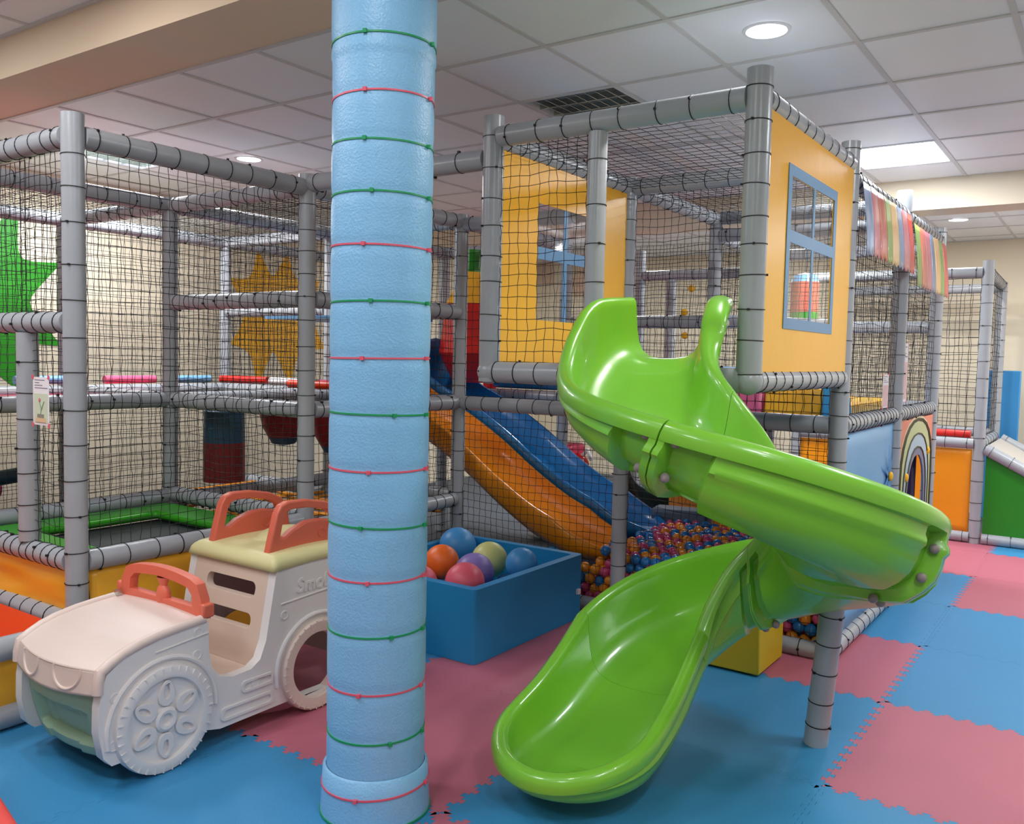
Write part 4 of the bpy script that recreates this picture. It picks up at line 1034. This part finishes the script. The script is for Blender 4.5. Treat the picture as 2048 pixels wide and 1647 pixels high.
for side, x in ((1, CXR), (-1, CXL)):
    fr = lambda y, z, q, x=x, side=side: Vector((x-side*.045+side*q, CY0+y, z))
    mb = MB(); mb.plate([outline, circ(RW, .142)[::-1]], fr, .045)
    sp = mb.build('side_panel', M_white, car, bevel=.009, segs=3)
    fo = lambda y, z, q, x=x, side=side: Vector((x+side*q, CY0+y, z))
    # wheel arch mouldings
    for c in (FW, RW):
        mb = MB(); mb.tube([fo(c[0]+.225*math.cos(a), c[1]+.225*math.sin(a), .002) for a in [PI*(-.02+1.08*k/20) for k in range(21)]], .010, 8); mb.build('wheel_arch', M_white, sp)
    # recesses shown as raised frames on the sill
    for part_ in (0, 1):
      mb = MB(); mb.plate([rrect(.30, .10, .56, .155, .02), rrect(.315, .112, .545, .143, .012)[::-1]] if part_ else [rrect(.40, .185, .56, .235, .018), rrect(.412, .197, .548, .223, .01)[::-1]], fo, .007)
      mb.build('moulded_frame', M_white, sp, bevel=.002, segs=1)
    for a_, b_ in (((.02, .455), (.245, .475)), ((.60, .505), (1.05, .53))):
        mb = MB(); mb.tube([fo(*a_, .001), fo(*b_, .001)], .0045, 6); mb.build('moulded_line', M_white, sp)
    for yy, zz in ((.20, .485), (.195, .40), (-.135, .335), (-.145, .165), (.62, .455), (.47, .21)):
        mb = MB(); mb.lathe([(.020, 0), (.020, .004), (.016, .005), (.014, .002), (.0001, .002)], lambda a, b, c, yy=yy, zz=zz, fo=fo: fo(yy+a, zz+b, c), 20); mb.build('screw_cap', M_white, sp)
    # front wheel: solid disc with petals
    W = MB()
    fw_ = lambda a, b, c, fo=fo: fo(FW[0]+a, FW[1]+b, c)
    W.lathe([(.0001, -.04), (.185, -.04), (.198, -.03), (.20, .0), (.196, .018), (.17, .026), (.155, .022), (.150, .006), (.05, .006), (.045, .018), (.035, .024), (.024, .022), (.020, .006), (.0001, .005)], fw_, 64)
    def lugs(W, wf_):
        for k in range(34):
            a = 2*PI*k/34
            q0 = [(r_*math.cos(a+d), r_*math.sin(a+d)) for r_, d in ((.174, -.014), (.1955, -.014), (.1955, .014), (.174, .014))]
            W.plate([q0], lambda y, z, q: wf_(y, z, .017+q), .008)
    lugs(W, fw_)
    wh = W.build('front_wheel', M_white, car, angle=35)
    for k in range(6):
        P_ = MB(); a = k*PI/3+.5
        def pt(u, v, a=a): return (u*math.cos(a)-v*math.sin(a), u*math.sin(a)+v*math.cos(a))
        o_, i_ = [], []
        for q in range(20):
            t_ = 2*PI*q/20; o_.append(pt(.098+.048*math.cos(t_), .033*math.sin(t_)*(1-.25*math.cos(t_)))); i_.append(pt(.104+.028*math.cos(t_), .012*math.sin(t_)))
        P_.plate([o_, i_[::-1]], lambda y, z, q, fw_=fw_: fw_(y, z, .005+q), .014)
        P_.build('wheel_petal', M_white, wh, bevel=.005, segs=2)
    # rear wheel ring
    rw_ = lambda a, b, c, fo=fo: fo(RW[0]+a, RW[1]+b, c)
    W = MB(); W.lathe([(.140, -.045), (.140, .012), (.146, .020), (.160, .022), (.19, .024), (.198, .016), (.20, -.01), (.198, -.045)], rw_, 64); lugs(W, rw_); wh = W.build('rear_wheel', M_cream, car, angle=35)
    if side == 1:
        fc = bpy.data.curves.new('lettering', 'FONT'); fc.body = 'Smoby'; fc.size = .085; fc.extrude = .002; fc.bevel_depth = .0012; fc.offset = .0015; fc.shear = .15
        tmp = bpy.data.objects.new('tmp', fc); COL.objects.link(tmp); bpy.context.view_layer.update()
        me = bpy.data.meshes.new_from_object(tmp.evaluated_get(bpy.context.evaluated_depsgraph_get())); bpy.data.objects.remove(tmp)
        me.materials.clear(); me.materials.append(M_white)
        to = bpy.data.objects.new('lettering', me); COL.objects.link(to); to.parent = sp
        to.matrix_local = Matrix.Translation(Vector((CXR+.001, CY0+.685, .535))-root_loc(car)) @ Matrix(((0, 0, 1, 0), (1, 0, 0, 0), (0, 1, 0, 0), (0, 0, 0, 1)))
# hood
hp = [(.235, .528), (.12, .520), (.04, .512), (-.04, .498), (-.10, .480), (-.15, .456), (-.182, .437)]
def hood(u, v):
    x = CXL-.004+(CXR-CXL+.008)*u; k = v*(len(hp)-1); i = min(int(k), len(hp)-2); f = k-i
    y = hp[i][0]+(hp[i+1][0]-hp[i][0])*f; z = hp[i][1]+(hp[i+1][1]-hp[i][1])*f
    c = math.sin(PI*u); e = v**3
    return Vector((x, CY0+y-.050*c*v, z+.014*c*(1-v)-.004*c*e))
mb = MB(); mb.grid(hood, 40, 30); hd = mb.build('hood', M_cream, car, solid=.008, angle=80)
def nose(u, v):
    x = CXL+.0+(CXR-CXL)*u; c = math.sin(PI*u)
    z0 = .438-.004*c; z1 = .355-.014*c
    return Vector((x, CY0-.178-.045*c-.010*v, z0+(z1-z0)*v))
mb = MB(); mb.grid(nose, 40, 10); ns = mb.build('nose_panel', M_cream, car, solid=.014, angle=80)
# headlight arcs moulded on the nose
for cu, ru in ((.30, .12), (.72, .12)):
    mb = MB(); pts = []
    for k in range(19):
        a = PI*.92+PI*1.16*k/18; u = cu+ru*math.cos(a); z_ = .425+.058*math.sin(a)*1.0
        v = (.438-z_)/(.085); v = min(max(v, 0), 1); p = nose(min(max(u, .02), .98), v); pts.append(p+Vector((0, -.007, 0)))
    mb.tube(pts, .006, 7); mb.build('headlight', M_cream, ns)
# soft edges of the hood along the sides
for x in (CXR-.012, CXL+.012):
    mb = MB(); mb.tube([(x, CY0+a, b+.000) for a, b in hp]+[(x, CY0-.19, .40), (x, CY0-.192, .362)], .019, 12); mb.build('hood_edge', M_cream, hd)
# bumper with a grille recess
def bump(u, v):
    x = CXL+.04+(CXR-CXL-.08)*u; c = math.sin(PI*u)
    y = CY0-.168-.045*c+.050*v*v; z = .365-.265*v
    b = .30+.10*(2*abs(u-.5))**2; rec = min(1, max(0, (u-.12)/.04))*min(1, max(0, (.88-u)/.04))*min(1, max(0, (v-b)/.05))*min(1, max(0, (.86-v)/.05))
    if .28 < u < .72 and v > .45: rec = min(rec, 1)+.35*min(1, max(0, (u-.28)/.03))*min(1, max(0, (.72-u)/.03))*min(1, (v-.45)/.05)
    return Vector((x, y+.036*rec, z))
mb = MB(); mb.grid(bump, 60, 40); mb.build('bumper', M_sage, car, solid=.008, angle=30)
mb = MB(); mb.box(((CXL+CXR)/2, CY0+.02, .30), (CXR-CXL-.1, .34, .02)); mb.box(((CXL+CXR)/2, CY0+.20, .30), (CXR-CXL-.1, .02, .40)); mb.build('front_bulkhead', M_beige, car, smooth=False)
# windscreen frame with wheel knob
ws = MB(); yb_ = CY0+.225
fr = lambda x, z, q: Vector((x, yb_+.02*(z-.5)+q, z))
x0, x1 = CXL+.03, CXR-.03
outer = [(x0-.02, .525), (x0-.01, .60), (x0+.02, .655), (x0+.06, .67)]+[(x0+.06+(x1-x0-.12)*k/8, .672+.016*math.sin(PI*k/8)) for k in range(1, 8)]+[(x1-.06, .67), (x1-.02, .655), (x1+.01, .60), (x1+.02, .525)]
inner = [(x0+.045, .565), (x0+.05, .61), (x0+.075, .632)]+[(x0+.10+(x1-x0-.2)*k/6, .638+.012*math.sin(PI*k/6)) for k in range(0, 7)]+[(x1-.075, .632), (x1-.05, .61), (x1-.045, .565)]
ws.plate([outer[::-1], inner], fr, .04); wf = ws.build('windscreen_frame', M_coral, car, bevel=.012, segs=3)
mb = MB(); xm = (x0+x1)/2; mb.lathe([(.034, .545), (.036, .58), (.03, .60), (.018, .612), (.024, .628), (.032, .645)], lambda a, b, c: Vector((xm+a, yb_+.02+b*.7, c)), 20); mb.build('steering_knob', M_coral, wf)
for x, s_ in ((x0-.01, -1), (x1+.01, 1)):
    mb = MB(); mb.box((x+s_*.014, yb_+.02, .56), (.03, .05, .055)); mb.build('hinge_lug', M_coral, wf, bevel=.008)
mb = MB(); mb.box((x0+.0, yb_-.02, .545), (.03, .02, .02)); mb.build('hinge_pin', M_steel, wf)
# ladder-like seat back
lp = lambda x, z, q: Vector((x, CY0+.505+(z-.26)*.19+q, z))
X0_, X1_ = CXL+.045, CXR-.045
mb = MB(); mb.plate([rrect(X0_, .25, X1_, .665, .01, 2), rrect(X0_+.09, .395, X1_-.07, .455, .028)[::-1], rrect(X0_+.09, .52, X1_-.07, .585, .028)[::-1]], lp, .035); mb.build('ladder_back', M_beige, car, bevel=.010, segs=3)
mb = MB(); mb.box(((CXL+CXR)/2, CY0+.40, .235), (CXR-CXL-.09, .24, .03)); mb.box(((CXL+CXR)/2, CY0+.33, .20), (CXR-CXL-.09, .03, .1)); mb.build('seat', M_beige, car, bevel=.008)
mb = MB(); mb.box(((CXL+CXR)/2, CY0+1.05, .40), (CXR-CXL-.09, .03, .5)); mb.build('rear_panel', M_cream, car, bevel=.006)
# roof
def roof(u, v):
    x = CXL-.0+(CXR-CXL)*u; y = CY0+.565+.51*v
    e = min(u, 1-u, v, 1-v); rr_ = .055
    d = min(min(u, 1-u)*(CXR-CXL), v*.51, (1-v)*.51); z = .645+.055*math.sqrt(max(0, 1-(1-min(d/.05, 1))**2))+.012*math.sin(PI*v)
    q = ((u-.5)/.17)**2+((v-.62)/.30)**2
    if q < 1: z += .045*math.sqrt(1-q)
    return Vector((x, y, z))
mb = MB(); mb.grid(roof, 60, 60); mb.build('roof', M_pale, car, solid=.01, angle=75)
for x in (CXR-.10, CXL+.10):
    hf = lambda y, z, q, x=x: Vector((x-.02+q, CY0+y, z))
    oo_ = [(.60, .685), (.625, .78), (.65, .87), (.672, .902), (.71, .915), (.82, .912), (.93, .89), (1.0, .855), (1.03, .80), (1.05, .69)]
    ii_ = [(.668, .765), (.685, .84), (.70, .868), (.73, .878), (.82, .876), (.92, .856), (.965, .83), (.98, .80), (.90, .815), (.82, .815), (.74, .79), (.69, .76)]
    mb = MB(); mb.plate([oo_[::-1], ii_], hf, .04); h_ = mb.build('roof_handle', M_coral, car, bevel=.014, segs=3)
    mb = MB(); mb.lathe([(.022, 0), (.022, .004), (.017, .004), (.016, .001), (.0001, .001)], lambda a, b, c, x=x: Vector((x+.0205+c, CY0+.90+a, .755+b)), 18); mb.build('screw_cap', M_coral, h_)
for x in (CXR-.055, CXL+.055):
    mb = MB(); mb.lathe([(.016, .0), (.013, .004), (.0001, .004)], lambda a, b, c, x=x: Vector((x+a, CY0+.625+b, .700+c)), 14); mb.build('screw_cap', M_cream, car)
